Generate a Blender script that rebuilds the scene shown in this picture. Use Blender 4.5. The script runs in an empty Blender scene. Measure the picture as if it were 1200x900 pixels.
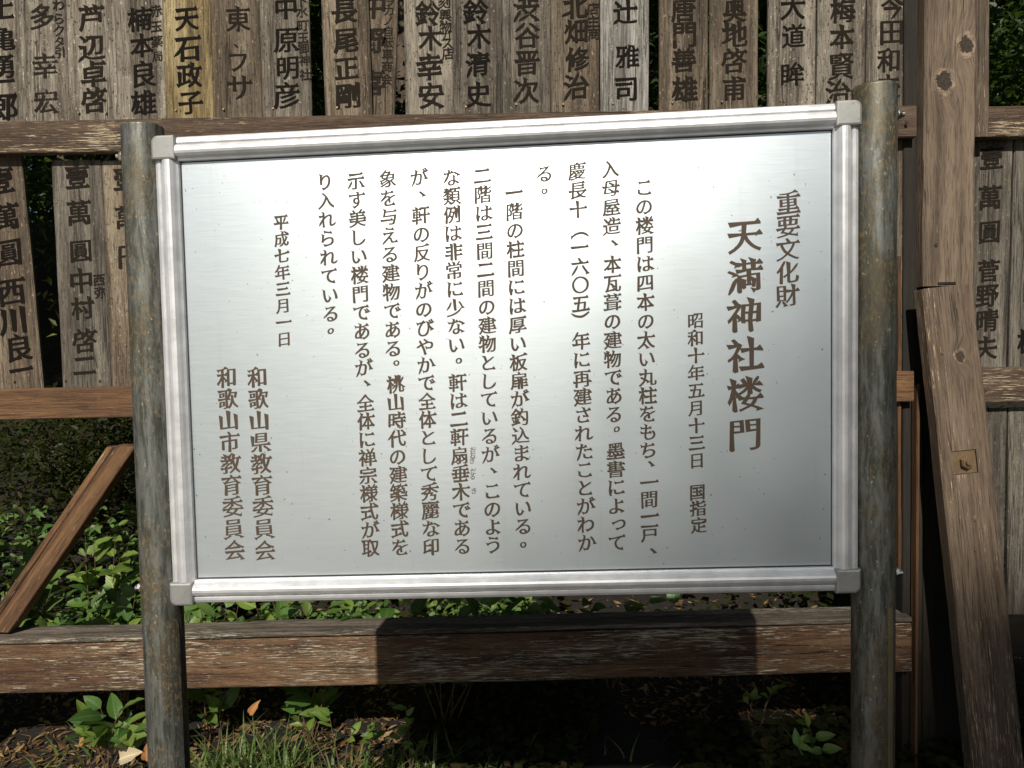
import bpy, bmesh, math, random
from mathutils import Vector, Matrix, noise
R = math.radians
random.seed(7)
scene = bpy.context.scene
COL = scene.collection

# ------------------------------------------------------------------ camera
CAMZ = 1.30
PITCH, ROLL, YAW, DIST, FPX = 0.0369, -0.0206, -0.0130, 2.10, 942.0
C0 = Vector((0, -DIST, CAMZ))
fwd = Vector((-math.sin(YAW)*math.cos(PITCH), math.cos(YAW)*math.cos(PITCH), -math.sin(PITCH)))
rt = Vector((math.cos(YAW), math.sin(YAW), 0))
up = rt.cross(fwd)
RT = math.cos(ROLL)*rt + math.sin(ROLL)*up
UP = -math.sin(ROLL)*rt + math.cos(ROLL)*up
cam_d = bpy.data.cameras.new('camera')
cam = bpy.data.objects.new('camera', cam_d); COL.objects.link(cam)
cam_d.sensor_width = 36.0
cam_d.lens = 36.0*FPX/1200.0
cam_d.clip_start = 0.05; cam_d.clip_end = 2000
mw = Matrix((RT, UP, -fwd)).transposed().to_4x4(); mw.translation = C0
cam.matrix_world = mw
scene.camera = cam

# ------------------------------------------------------------------ light
SUN_EL, SUN_AZ = 36.0, 8.4          # azimuth measured to the left of straight behind the viewer
scene.view_settings.view_transform = 'Standard'
scene.view_settings.look = 'None'
scene.view_settings.exposure = -0.12
scene.view_settings.gamma = 1.0
world = bpy.data.worlds.new('World'); scene.world = world; world.use_nodes = True
wn = world.node_tree; wn.nodes.clear()
sky = wn.nodes.new('ShaderNodeTexSky'); sky.sky_type = 'NISHITA'; sky.sun_disc = False
sky.sun_elevation = R(SUN_EL); sky.sun_rotation = R(180+SUN_AZ)
bg = wn.nodes.new('ShaderNodeBackground'); bg.inputs[1].default_value = 0.05
wo = wn.nodes.new('ShaderNodeOutputWorld')
wn.links.new(sky.outputs[0], bg.inputs[0]); wn.links.new(bg.outputs[0], wo.inputs[0])
sd = Vector((-math.sin(R(SUN_AZ))*math.cos(R(SUN_EL)), -math.cos(R(SUN_AZ))*math.cos(R(SUN_EL)), math.sin(R(SUN_EL))))
sl = bpy.data.lights.new('sun', 'SUN'); sl.energy = 5.0; sl.angle = R(0.5); sl.color = (1.0, 0.93, 0.82)
sun = bpy.data.objects.new('sun', sl); COL.objects.link(sun)
sun.rotation_euler = sd.to_track_quat('Z', 'Y').to_euler()
sun.location = sd*30

# ------------------------------------------------------------------ helpers
def ray(px, py):
    return (fwd + RT*((px-600)/FPX) + UP*((450-py)/FPX))
def at(px, py, Y):                      # a pixel of the photograph -> the point on the plane y = Y
    d = ray(px, py); t = (Y - C0.y)/d.y
    return C0 + d*t

def link(name, me, mat=None, parent=None):
    o = bpy.data.objects.new(name, me); COL.objects.link(o)
    if mat is not None and me is not None and not me.materials: me.materials.append(mat)
    if parent: o.parent = parent
    return o
def tag(o, label=None, cat=None, group=None, kind=None):
    if label: o['label'] = label
    if cat: o['category'] = cat
    if group: o['group'] = group
    if kind: o['kind'] = kind
    return o
def empty(name, loc=(0, 0, 0), mat=None):
    o = bpy.data.objects.new(name, None); COL.objects.link(o)
    o.empty_display_size = 0.1
    if mat is not None: o.matrix_world = mat
    else: o.location = loc
    return o
def mesh(name, verts, faces, smooth=False):
    me = bpy.data.meshes.new(name); me.from_pydata([tuple(v) for v in verts], [], faces); me.update()
    if smooth: me.polygons.foreach_set('use_smooth', [True]*len(me.polygons))
    return me
def frame_matrix(x, y, z, loc):
    m = Matrix((x, y, z)).transposed().to_4x4(); m.translation = loc
    return m

# ------------------------------------------------------------------ materials
def new_mat(name):
    m = bpy.data.materials.new(name); m.use_nodes = True
    nt = m.node_tree; nt.nodes.clear()
    out = nt.nodes.new('ShaderNodeOutputMaterial'); b = nt.nodes.new('ShaderNodeBsdfPrincipled')
    nt.links.new(b.outputs[0], out.inputs[0])
    return m, nt, b, out
class G:
    """small node-graph builder"""
    def __init__(s, nt): s.nt = nt
    def n(s, t, **k):
        x = s.nt.nodes.new(t)
        for a, v in k.items(): setattr(x, a, v)
        return x
    def set(s, sock, v):
        if isinstance(v, bpy.types.NodeSocket): s.nt.links.new(v, sock)
        else: sock.default_value = v
    def math(s, op, a, b=0.5, clamp=False):
        x = s.n('ShaderNodeMath', operation=op, use_clamp=clamp); s.set(x.inputs[0], a); s.set(x.inputs[1], b); return x.outputs[0]
    def vmath(s, op, a, b):
        x = s.n('ShaderNodeVectorMath', operation=op); s.set(x.inputs[0], a); s.set(x.inputs[1], b); return x.outputs[0]
    def noise(s, vec, scale=5, detail=4, rough=.55, dist=0):
        x = s.n('ShaderNodeTexNoise'); s.set(x.inputs['Vector'], vec); x.inputs['Scale'].default_value = scale
        x.inputs['Detail'].default_value = detail; x.inputs['Roughness'].default_value = rough; x.inputs['Distortion'].default_value = dist
        return x.outputs[0]
    def ramp(s, f, a, b, ca=0.0, cb=1.0):
        x = s.n('ShaderNodeMapRange', interpolation_type='SMOOTHSTEP'); s.set(x.inputs[0], f)
        x.inputs[1].default_value = a; x.inputs[2].default_value = b; x.inputs[3].default_value = ca; x.inputs[4].default_value = cb
        return x.outputs[0]
    def mix(s, f, a, b, mode='MIX'):
        x = s.n('ShaderNodeMix', data_type='RGBA', blend_type=mode); s.set(x.inputs[0], f); 
        for i, v in ((6, a), (7, b)):
            if isinstance(v, tuple) and len(v) == 3: v = (*v, 1)
            s.set(x.inputs[i], v)
        return x.outputs[2]
    def bump(s, h, strength=.5, dist=.002, normal=None):
        x = s.n('ShaderNodeBump'); s.set(x.inputs['Height'], h); x.inputs['Strength'].default_value = strength; x.inputs['Distance'].default_value = dist
        if normal is not None: s.set(x.inputs['Normal'], normal)
        return x.outputs[0]
    def objvec(s, scale, rnd=True):
        tc = s.n('ShaderNodeTexCoord'); oi = s.n('ShaderNodeObjectInfo')
        v = tc.outputs['Object']
        if rnd:
            r = s.math('MULTIPLY', oi.outputs['Random'], 37.0)
            c = s.n('ShaderNodeCombineXYZ'); s.set(c.inputs[0], r); s.set(c.inputs[1], r); s.set(c.inputs[2], r)
            v = s.vmath('ADD', v, c.outputs[0])
        return tc.outputs['Object'], s.vmath('MULTIPLY', v, scale), oi.outputs['Random']

def wood(name, c1, c2, c3, flake=0.0, flake_col=(.42, .36, .27), specks=0.0, relief=.9, tint=.18, knots=(), rough=.8, grain=1.0, stain=.5, grey=0.0, cracks=.8):
    """weathered board, grain along local Z; c1 dark, c2 mid, c3 pale; flake = share of bare or peeling streaks"""
    m, nt, b, out = new_mat(name); g = G(nt)
    raw, v, rnd = g.objvec((1, 1, .05))
    if knots:
        for kx, kz, kr in knots:       # the grain swings round each knot
            d = g.n('ShaderNodeVectorMath', operation='DISTANCE')
            fl = g.vmath('MULTIPLY', raw, (1, 0, .55)); g.set(d.inputs[0], fl); d.inputs[1].default_value = (kx, 0, kz*.55)
            push = g.ramp(d.outputs['Value'], 0, kr*3.2, .022, 0)
            c = g.n('ShaderNodeCombineXYZ'); g.set(c.inputs[0], push)
            v = g.vmath('ADD', v, c.outputs[0])
    fine = g.noise(v, 420*grain, 5, .6)
    mid = g.noise(v, 95*grain, 5, .6, .6)
    broad = g.noise(v, 22, 3, .5, .5)
    _, v2, _ = g.objvec((1, 1, .35)); blot = g.noise(v2, 13, 5, .6)
    _, v3, _ = g.objvec((1, 1, .5)); sp = g.noise(v3, 190, 2, .5)
    col = g.mix(g.ramp(mid, .33, .68), c1, c2)
    col = g.mix(g.ramp(broad, .42, .68), col, c3)
    col = g.mix(g.ramp(fine, .36, .5, .62, 0), col, tuple(x*.32 for x in c1))
    col = g.mix(g.ramp(blot, .5, .72, 0, stain), col, tuple(x*.45 for x in c1))
    h = g.math('ADD', g.math('MULTIPLY', g.ramp(fine, .34, .6), .6), g.math('MULTIPLY', mid, .9))
    if specks:
        dk = g.ramp(sp, .64, .70, 0, specks)
        col = g.mix(dk, col, (.02, .015, .01)); h = g.math('SUBTRACT', h, dk)
        pl = g.ramp(sp, .34, .28, 0, specks*.8)
        col = g.mix(pl, col, tuple(min(1, x*1.9) for x in c3))
    if flake:
        _, v4, _ = g.objvec((1, 1, .055)); f1 = g.noise(v4, 340, 6, .74, .2)
        _, v5, _ = g.objvec((1, 1, .3)); f2 = g.noise(v5, 7, 3, .6)
        fm = g.ramp(g.math('ADD', f1, g.math('MULTIPLY', f2, .55)), .93-flake*.25, .955-flake*.25)
        fm2 = g.math('MULTIPLY', fm, g.ramp(fine, .40, .52, .15, 1))
        col = g.mix(fm2, col, flake_col); h = g.math('SUBTRACT', h, g.math('MULTIPLY', fm, .7))
    _, v6, _ = g.objvec((1, 1, .022)); cn = g.noise(v6, 55, 3, .55)
    _, v7, _ = g.objvec((1, 1, .12)); cm = g.noise(v7, 16, 2, .5)
    ck = g.math('MULTIPLY', g.ramp(g.math('ABSOLUTE', g.math('SUBTRACT', cn, .5)), .003, .014, 1, 0), g.ramp(cm, .46, .56, 0, cracks))
    col = g.mix(ck, col, tuple(x*.18 for x in c1)); h = g.math('SUBTRACT', h, g.math('MULTIPLY', ck, 1.6))
    for kx, kz, kr in knots:
        d = g.n('ShaderNodeVectorMath', operation='DISTANCE')
        wob = g.noise(raw, 75, 4, .65)
        fl = g.vmath('MULTIPLY', raw, (1, 0, .8)); g.set(d.inputs[0], fl); d.inputs[1].default_value = (kx, 0, kz*.8)
        dd = g.math('ADD', d.outputs['Value'], g.math('MULTIPLY', g.math('SUBTRACT', wob, .3), kr*1.5))
        ring = g.math('SINE', g.math('MULTIPLY', dd, 22.0/kr))
        k_in = g.ramp(dd, kr*1.15, kr*1.3, 1, 0)
        rim = g.math('MULTIPLY', g.ramp(dd, kr*1.2, kr*1.35), g.ramp(dd, kr*1.5, kr*1.95, 1, 0))
        rim = g.math('MULTIPLY', rim, g.ramp(g.noise(raw, 45, 3, .6), .42, .62, .15, 1))
        col = g.mix(g.math('MULTIPLY', rim, .8), col, tuple(min(1, x*1.7) for x in c3))
        col = g.mix(g.math('MULTIPLY', k_in, .92), col, tuple(x*.3 for x in c1))
        col = g.mix(g.math('MULTIPLY', k_in, g.ramp(ring, .1, .9, 0, .32)), col, c2)
        h = g.math('ADD', h, g.math('MULTIPLY', rim, 2.5)); h = g.math('SUBTRACT', h, g.math('MULTIPLY', k_in, g.ramp(ring, -1, 1, 2.4, 1.2)))
    # piece to piece difference
    hs = g.n('ShaderNodeHueSaturation'); g.set(hs.inputs['Color'], col)
    g.set(hs.inputs['Value'], g.math('ADD', 1-tint, g.math('MULTIPLY', rnd, tint*2)))
    hs.inputs['Saturation'].default_value = 1.0-grey
    g.set(b.inputs['Base Color'], hs.outputs[0]); b.inputs['Roughness'].default_value = rough
    g.set(b.inputs['Normal'], g.bump(h, relief, .0016))
    return m

M = {}
M['plank'] = wood('weathered_plank', (.075, .060, .044), (.205, .175, .135), (.315, .28, .225), specks=.8, relief=.9, stain=.6, tint=.22)
M['plank_yellow'] = wood('lichen_yellow_plank', (.11, .078, .035), (.30, .222, .095), (.40, .32, .17), specks=.8, relief=.9, tint=.03)
M['plank_grey'] = wood('silver_grey_plank', (.14, .13, .115), (.34, .325, .295), (.48, .465, .425), specks=.5, relief=.9, tint=.05, stain=.3)
M['plank_dark'] = wood('dim_grey_brown_plank', (.05, .042, .032), (.125, .108, .085), (.20, .178, .145), specks=.5, relief=.9)
M['plank_brown'] = wood('brown_plank', (.07, .050, .032), (.170, .128, .085), (.26, .21, .15), specks=.65, relief=1.0, stain=.6)
M['rail_brown'] = wood('flaking_brown_rail', (.055, .032, .020), (.105, .066, .042), (.15, .10, .064), flake=.22, flake_col=(.50, .40, .27), specks=.2, relief=.8, tint=.05)
M['rail_orange'] = wood('orange_brown_rail', (.085, .041, .018), (.16, .082, .034), (.215, .115, .050), flake=.05, specks=.25, relief=.5, tint=.06, stain=.35)
M['beam'] = wood('peeling_beam', (.070, .033, .016), (.155, .080, .038), (.22, .13, .066), flake=.50, flake_col=(.50, .43, .32), specks=.3, relief=1.1, tint=.03, cracks=1.0)
M['post_wood'] = wood('knotty_brown_post', (.070, .049, .033), (.140, .100, .068), (.205, .152, .106), flake=.14, flake_col=(.36, .29, .20), relief=.55, tint=.02, stain=.3,
                      knots=((.0384, .6186, .019), (-.0187, .5278, .021)))
M['dark_post'] = wood('dark_stained_post', (.010, .007, .004), (.018, .014, .008), (.028, .020, .011), relief=.4, tint=.02)  # near-black wood colour stands in for shade in gaps and recesses
M['prop'] = wood('painted_prop_board', (.090, .062, .041), (.148, .106, .072), (.185, .137, .096), flake=.30, flake_col=(.55, .42, .28), specks=.15, relief=.5, tint=.02, stain=.25,
                 knots=((.0121, 1.4958, .011),), grain=.7)
M['batten'] = wood('orange_batten', (.06, .026, .010), (.11, .052, .020), (.15, .075, .03), relief=.4, tint=.02)

def ink(name, col, cover=.5):
    m, nt, b, out = new_mat(name); g = G(nt)
    _, v, _ = g.objvec((1, 1, .12)); n1 = g.noise(v, 240, 4, .6)
    _, v2, _ = g.objvec((1, 1, 1)); n2 = g.noise(v2, 26, 3, .5)
    f = g.ramp(g.math('ADD', n1, g.math('MULTIPLY', n2, .7)), cover+.42, cover+.60)
    b.inputs['Base Color'].default_value = (*col, 1); b.inputs['Roughness'].default_value = .9; b.inputs['Specular IOR Level'].default_value = .1
    tr = g.n('ShaderNodeBsdfTransparent'); mx = g.n('ShaderNodeMixShader')
    g.set(mx.inputs[0], f); nt.links.new(b.outputs[0], mx.inputs[1]); nt.links.new(tr.outputs[0], mx.inputs[2])
    nt.links.new(mx.outputs[0], out.inputs[0])
    return m
M['ink'] = ink('brushed_black_ink', (.010, .008, .0065), .69)
M['ink_mid'] = ink('worn_black_ink', (.018, .0145, .011), .60)
M['ink_faded'] = ink('faded_ink', (.022, .018, .014), .52)

def metal_panel():
    m, nt, b, out = new_mat('brushed_aluminium_panel'); g = G(nt)
    _, v, _ = g.objvec((.02, 1, 1), False); n = g.noise(v, 1500, 3, .6)
    _, v2, _ = g.objvec((1, 1, 1), False); n2 = g.noise(v2, 9, 4, .55)
    _, v3, _ = g.objvec((1, .08, 1), False); n3 = g.noise(v3, 30, 3, .5)
    g.set(b.inputs['Base Color'], g.mix(g.ramp(g.math('ADD', g.math('MULTIPLY', n2, .6), g.math('MULTIPLY', n3, .4)), .35, .65), (.68, .755, .80), (.695, .765, .805)))
    _, v8, _ = g.objvec((1, 1, 1), False); ds = g.noise(v8, 210, 1, .5); dr = g.ramp(ds, .775, .79)
    _, v9, _ = g.objvec((1, 1, .03), False); dp = g.ramp(g.noise(v9, 60, 4, .6), .58, .74, 0, .10)
    bc = b.inputs['Base Color'].links[0].from_socket
    bc = g.mix(dp, bc, (.45, .45, .42)); bc = g.mix(g.math('MULTIPLY', dr, .7), bc, (.12, .10, .08)); g.set(b.inputs['Base Color'], bc)
    b.inputs['Metallic'].default_value = 1.0
    g.set(b.inputs['Roughness'], g.ramp(n, .3, .7, .38, .42)); b.inputs['Anisotropic'].default_value = .35; tg = g.n('ShaderNodeTangent', direction_type='RADIAL', axis='X'); g.set(b.inputs['Tangent'], tg.outputs[0])
    g.set(b.inputs['Normal'], g.bump(n, .05, .0004))
    return m
M['panel'] = metal_panel()
def simple_metal(name, col, rough, metal=1.0, spots=0):
    m, nt, b, out = new_mat(name); g = G(nt)
    _, v, _ = g.objvec((1, 1, 1), False); n = g.noise(v, 40, 5, .6); n2 = g.noise(v, 300, 3, .6)
    c = g.mix(g.ramp(n, .3, .7), tuple(x*.86 for x in col), col)
    if spots: c = g.mix(g.ramp(n2, .62, .7, 0, spots), c, tuple(x*.3 for x in col))
    g.set(b.inputs['Base Color'], c); b.inputs['Metallic'].default_value = metal
    g.set(b.inputs['Roughness'], g.ramp(n, .3, .7, rough*.9, rough*1.15))
    g.set(b.inputs['Normal'], g.bump(n2, .12, .0004))
    return m
M['frame'] = simple_metal('anodised_aluminium_frame', (.80, .81, .83), .42, .55)
M['cap'] = simple_metal('cast_corner_cap', (.36, .365, .355), .5, .5, .4)
M['bolt'] = simple_metal('bright_bolt', (.75, .73, .68), .25)
M['rusty'] = simple_metal('brassy_rusty_steel', (.24, .165, .095), .45, .6, .7)
M['dark_gap'] = simple_metal('dark_rubber_seal', (.03, .03, .03), .7, 0)
def letter_mat():
    m, nt, b, out = new_mat('brown_enamel_lettering'); g = G(nt)
    _, v, _ = g.objvec((1, 1, 1), False); n = g.noise(v, 500, 3, .6)
    g.set(b.inputs['Base Color'], g.mix(n, (.060, .042, .029), (.098, .070, .049)))
    b.inputs['Roughness'].default_value = .6
    b.inputs['Specular IOR Level'].default_value = .3
    return m
M['letter'] = letter_mat()
def post_metal():
    m, nt, b, out = new_mat('stained_galvanised_pipe'); g = G(nt)
    _, v, _ = g.objvec((1, 1, .16)); n1 = g.noise(v, 110, 6, .72, .3)
    _, va, _ = g.objvec((1, 1, .45)); n4 = g.noise(va, 260, 6, .75)
    _, v2, _ = g.objvec((1, 1, .6)); n2 = g.noise(v2, 14, 4, .6)
    _, v3, _ = g.objvec((1, 1, .5)); n3 = g.noise(v3, 230, 4, .7)
    c = g.mix(g.ramp(n1, .38, .62), (.075, .078, .062), (.215, .225, .21))
    c = g.mix(g.ramp(n2, .48, .62, 0, .75), c, (.13, .115, .075))
    r = g.math('MULTIPLY', g.ramp(n4, .53, .57), g.ramp(n2, .36, .55))
    c = g.mix(g.math('MULTIPLY', r, .7), c, (.19, .13, .06))
    pale = g.ramp(n3, .645, .665, 0, .75); c = g.mix(pale, c, (.5, .45, .33))
    g.set(b.inputs['Base Color'], c)
    g.set(b.inputs['Metallic'], g.ramp(r, .1, .7, .62, .15))
    g.set(b.inputs['Roughness'], g.ramp(n1, .3, .7, .55, .42))
    g.set(b.inputs['Normal'], g.bump(g.math('ADD', g.math('MULTIPLY', n4, .8), n3), .35, .0008))
    return m
M['pipe'] = post_metal()

def leaf_mat(name, cols, trans=.35, rough=.35, veins=True, spec=.4):
    m, nt, b, out = new_mat(name); g = G(nt)
    geo = g.n('ShaderNodeNewGeometry'); oi = g.n('ShaderNodeObjectInfo')
    rnd = g.math('FRACT', g.math('ADD', geo.outputs['Random Per Island'], oi.outputs['Random']), 0)
    cr = g.n('ShaderNodeValToRGB'); g.set(cr.inputs[0], rnd)
    e = cr.color_ramp.elements
    while len(e) < len(cols): e.new(.5)
    for i, c in enumerate(cols):
        e[i].position = i/(len(cols)-1); e[i].color = (*c, 1)
    col = cr.outputs[0]
    tc = g.n('ShaderNodeTexCoord'); n = g.noise(tc.outputs['Object'], 120, 3, .6)
    col = g.mix(g.ramp(n, .35, .7, 0, .45), col, tuple(min(1, x*1.5) for x in cols[-1]))
    if veins:
        uv = g.n('ShaderNodeUVMap'); sep = g.n('ShaderNodeSeparateXYZ'); g.set(sep.inputs[0], uv.outputs[0])
        ax = g.math('ABSOLUTE', g.math('SUBTRACT', sep.outputs[0], .5))
        midv = g.ramp(ax, .015, .05, 1, 0)
        sv = g.math('SINE', g.math('MULTIPLY', g.math('SUBTRACT', sep.outputs[1], g.math('MULTIPLY', ax, .75)), 50.0))
        side = g.ramp(sv, .72, .98, 0, .55)
        vv = g.math('MAXIMUM', midv, side)
        col = g.mix(g.math('MULTIPLY', vv, .5), col, tuple(min(1, x*2.0) for x in cols[-1]))
        g.set(b.inputs['Normal'], g.bump(g.math('ADD', g.math('MULTIPLY', sv, -.5), vv), .35, .001))
    g.set(b.inputs['Base Color'], col); b.inputs['Roughness'].default_value = rough
    b.inputs['Specular IOR Level'].default_value = spec
    tl = g.n('ShaderNodeBsdfTranslucent'); g.set(tl.inputs[0], g.mix(.5, col, (.25, .40, .04)))
    mx = g.n('ShaderNodeMixShader'); mx.inputs[0].default_value = trans
    nt.links.new(b.outputs[0], mx.inputs[1]); nt.links.new(tl.outputs[0], mx.inputs[2]); nt.links.new(mx.outputs[0], out.inputs[0])
    return m
M['leaf'] = leaf_mat('glossy_green_leaf', [(.03, .08, .018), (.07, .15, .028), (.12, .21, .04), (.20, .25, .06), (.09, .17, .05)])
M['leaf_light'] = leaf_mat('young_yellow_green_leaf', [(.09, .17, .03), (.16, .25, .05), (.20, .28, .06)])
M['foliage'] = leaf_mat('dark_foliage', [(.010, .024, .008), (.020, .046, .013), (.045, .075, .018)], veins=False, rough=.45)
M['cover'] = leaf_mat('dark_ground_cover', [(.006, .013, .005), (.012, .026, .008), (.022, .038, .011), (.05, .035, .015)], veins=False, rough=.5, spec=.2)  # leaf colour taken near black to deepen shade on the ground
M['strip'] = simple_metal('tarnished_yellow_strip', (.24, .20, .11), .5, .4, .3)
M['foliage_lit'] = leaf_mat('yellow_green_foliage', [(.05, .09, .02), (.11, .16, .035), (.22, .20, .05)], veins=False)  # paler, yellower foliage copy; its colour stands in for sunlit leaves
M['litter'] = leaf_mat('dry_leaf_litter', [(.07, .035, .015), (.17, .09, .035), (.26, .16, .07), (.36, .26, .14), (.10, .06, .03)], trans=.12, rough=.8, veins=False, spec=.15)
M['dry_leaf'] = leaf_mat('fallen_orange_leaf', [(.30, .12, .04), (.40, .19, .07)], trans=.2, rough=.7)
M['pale_leaf'] = leaf_mat('fallen_pale_leaf', [(.42, .34, .21), (.5, .42, .28)], trans=.2, rough=.75)
M['grass'] = leaf_mat('grass_blade', [(.04, .09, .02), (.07, .14, .03), (.12, .20, .05), (.2, .22, .09)], trans=.3, veins=False)
M['stem'] = simple_metal('woody_stem', (.12, .075, .04), .8, 0)
def soil():
    m, nt, b, out = new_mat('dark_forest_soil'); g = G(nt)
    tc = g.n('ShaderNodeTexCoord'); v = tc.outputs['Object']
    n = g.noise(v, 3, 8, .65); n2 = g.noise(v, 60, 6, .7)
    c = g.mix(g.ramp(n, .35, .65), (.007, .0055, .004), (.018, .013, .009))
    c = g.mix(g.ramp(n2, .55, .7, 0, .8), c, (.055, .036, .020))
    g.set(b.inputs['Base Color'], c); b.inputs['Roughness'].default_value = .95
    g.set(b.inputs['Normal'], g.bump(n2, .8, .02))
    return m
M['soil'] = soil()
def bark():
    m, nt, b, out = new_mat('rough_bark'); g = G(nt)
    _, v, _ = g.objvec((1, 1, .2)); n = g.noise(v, 18, 6, .7)
    g.set(b.inputs['Base Color'], g.mix(g.ramp(n, .35, .65), (.035, .026, .018), (.12, .09, .065))); b.inputs['Roughness'].default_value = .9
    g.set(b.inputs['Normal'], g.bump(n, .9, .02))
    return m
M['bark'] = bark()

# ------------------------------------------------------------------ terrain
def ground_z(x, y):
    prof = [(-400, 0), (-1.0, 0), (-.35, .16), (0, .18), (.3, .18), (.6, .24), (1.2, .52), (2.5, 1.10), (4, 1.75), (7, 2.9), (12, 4.4), (20, 5.0), (400, 5.0)]
    for (a, za), (b_, zb) in zip(prof, prof[1:]):
        if y <= b_:
            t = (y-a)/(b_-a); z = za+(zb-za)*t; break
    near = 1 if abs(x) < 12 and -6 < y < 14 else 0
    z += near*(.045*noise.noise(Vector((x*1.7, y*1.7, 0))) + .018*noise.noise(Vector((x*7, y*7, 3)))) * (0.35 if y < .25 else 1)
    return z
def make_ground():
    def axis(lo, hi, fl, fh, st):
        a = [lo, lo*.5, lo*.25, lo*.12, lo*.06]; v = fl
        a = [t for t in a if t < fl-1]
        while v < fh: a.append(v); v += st
        a += [t for t in (hi*.06, hi*.12, hi*.25, hi*.5, hi) if t > fh+1]
        return a
    xs = axis(-400, 400, -5, 5, .09); ys = axis(-400, 400, -3, 7.0, .09)
    vs = [(x, y, ground_z(x, y)) for y in ys for x in xs]; n = len(xs)
    fs = [(j*n+i, j*n+i+1, (j+1)*n+i+1, (j+1)*n+i) for j in range(len(ys)-1) for i in range(n-1)]
    tag(link('ground', mesh('ground', vs, fs, True), M['soil']), 'dark soil bank rising behind the wooden fence', kind='structure')
make_ground()

# ------------------------------------------------------------------ brush lettering
_glyph = {}
def flat_glyph(ch):
    if ch in _glyph: return _glyph[ch]
    cu = bpy.data.curves.new('tmp', 'FONT'); cu.body = ch; cu.size = 1; cu.resolution_u = 3
    o = bpy.data.objects.new('tmp', cu); COL.objects.link(o)
    dg = bpy.context.evaluated_depsgraph_get(); c = o.evaluated_get(dg).to_curve(dg)
    polys = []
    from mathutils.geometry import interpolate_bezier
    for s in c.splines:
        P = s.bezier_points; pts = []
        for i in range(len(P)):
            a, b2 = P[i], P[(i+1) % len(P)]
            straight = (a.handle_right-a.co).cross(b2.co-a.co).length < 2e-4 and (b2.handle_left-b2.co).cross(b2.co-a.co).length < 2e-4
            if straight: pts.append(a.co.xy.copy())
            else: pts += [q.xy.copy() for q in interpolate_bezier(a.co, a.handle_right, b2.handle_left, b2.co, 6)[:-1]]
        q = []
        for p in pts:
            if not q or (p-q[-1]).length > .004: q.append(p)
        if len(q) > 2 and (q[0]-q[-1]).length < .004: q.pop()
        if len(q) >= 3: polys.append(q)
    bpy.data.objects.remove(o); bpy.data.curves.remove(cu)
    _glyph[ch] = polys
    return polys

def brush(polys, wx, wy, seed=0, amt=1.0):
    """give sans outlines pen-like ends and thick-thin contrast"""
    out = []
    rg = random.Random(seed)
    for P in polys:
        n = len(P); Q = []; skip = set()
        i = 0
        rep = {}
        for i in range(n):
            A, B = P[i], P[(i+1) % n]
            e = B-A; L = e.length
            if not .045 < L < .115: continue
            j = i-1
            while (A-P[j]).length < .05 and i-j < n-2: j -= 1
            l = i+2
            while (P[l % n]-B).length < .05 and l-i < n-2: l += 1
            u = A-P[j]; w = P[l % n]-B
            if min((A-P[i-1]).length, (P[(i+2) % n]-B).length) < .006: continue
            u.normalize(); w.normalize(); en = e.normalized()
            t1 = u.x*en.y-u.y*en.x; t2 = en.x*w.y-en.y*w.x
            if t1 < .6 or t2 < .6 or u.dot(w) > -.75: continue
            d = (u-w).normalized(); ang = math.degrees(math.atan2(d.y, d.x))
            V = Vector
            k = amt
            # A is met first with ink on the left: for a stroke end pointing along d, A lies to the right-hand side of d
            mid = (A+B)/2
            if abs(ang) < 22: new = [A+V((.03*k, -.012*k)), A+V((.032*k, .018*k)), B+V((-.012*k, .036*k)), B+V((-.055*k, 0))]      # right end of a horizontal
            elif abs(ang) > 160: new = [A+V((-.022*k, .022*k)), B+V((.012*k, -.018*k))]
            elif 68 < ang < 115: new = [A+V((.012*k, -.02*k)), B+V((-.040*k, .022*k))]
            elif -112 < ang < -72: new = [A+V((-.008*k, .012*k)), mid+V((0, -.012*k)), B+V((.008*k, -.004*k))]
            elif -170 < ang <= -112: new = [mid+d*.045*k+(A-mid)*.16, mid+d*.045*k+(B-mid)*.16]
            elif -72 <= ang <= -20: new = [A+V((-.03*k, -.022*k)), B+V((.055*k, -.030*k))]
            elif 22 < ang <= 68: new = [mid+d*.03*k+(A-mid)*.2, mid+d*.03*k+(B-mid)*.2]
            else: new = [A+V((0, .01*k))+(mid-A)*.35, B+V((-.01*k, .01*k))+(mid-B)*.35]
            if i in rep or (i+1) % n in rep: continue
            rep[i] = new; rep[(i+1) % n] = []
        for i in range(n):
            if i in rep: Q += rep[i]
            else: Q.append(P[i])
        m = len(Q); S = []
        for i in range(m):
            a, b2, c = Q[i-1], Q[i], Q[(i+1) % m]
            e1 = (b2-a); e2 = (c-b2)
            if e1.length < 1e-5 or e2.length < 1e-5: S.append(b2.copy()); continue
            e1.normalize(); e2.normalize()
            n1 = Vector((e1.y, -e1.x)); n2 = Vector((e2.y, -e2.x))
            h1 = math.hypot(wx*n1.x, wy*n1.y); h2 = math.hypot(wx*n2.x, wy*n2.y)
            if wy < 0: h1 = wx*n1.x**2+wy*n1.y**2; h2 = wx*n2.x**2+wy*n2.y**2
            det = n1.x*n2.y-n1.y*n2.x
            if abs(det) < .25: off = (n1*h1+n2*h2)/2
            else:
                off = Vector(((h1*n2.y-h2*n1.y)/det, (h2*n1.x-h1*n2.x)/det))
                if off.length > .05: off = off.normalized()*.05
            S.append(b2+off)
        out.append(S)
    return out

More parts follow.
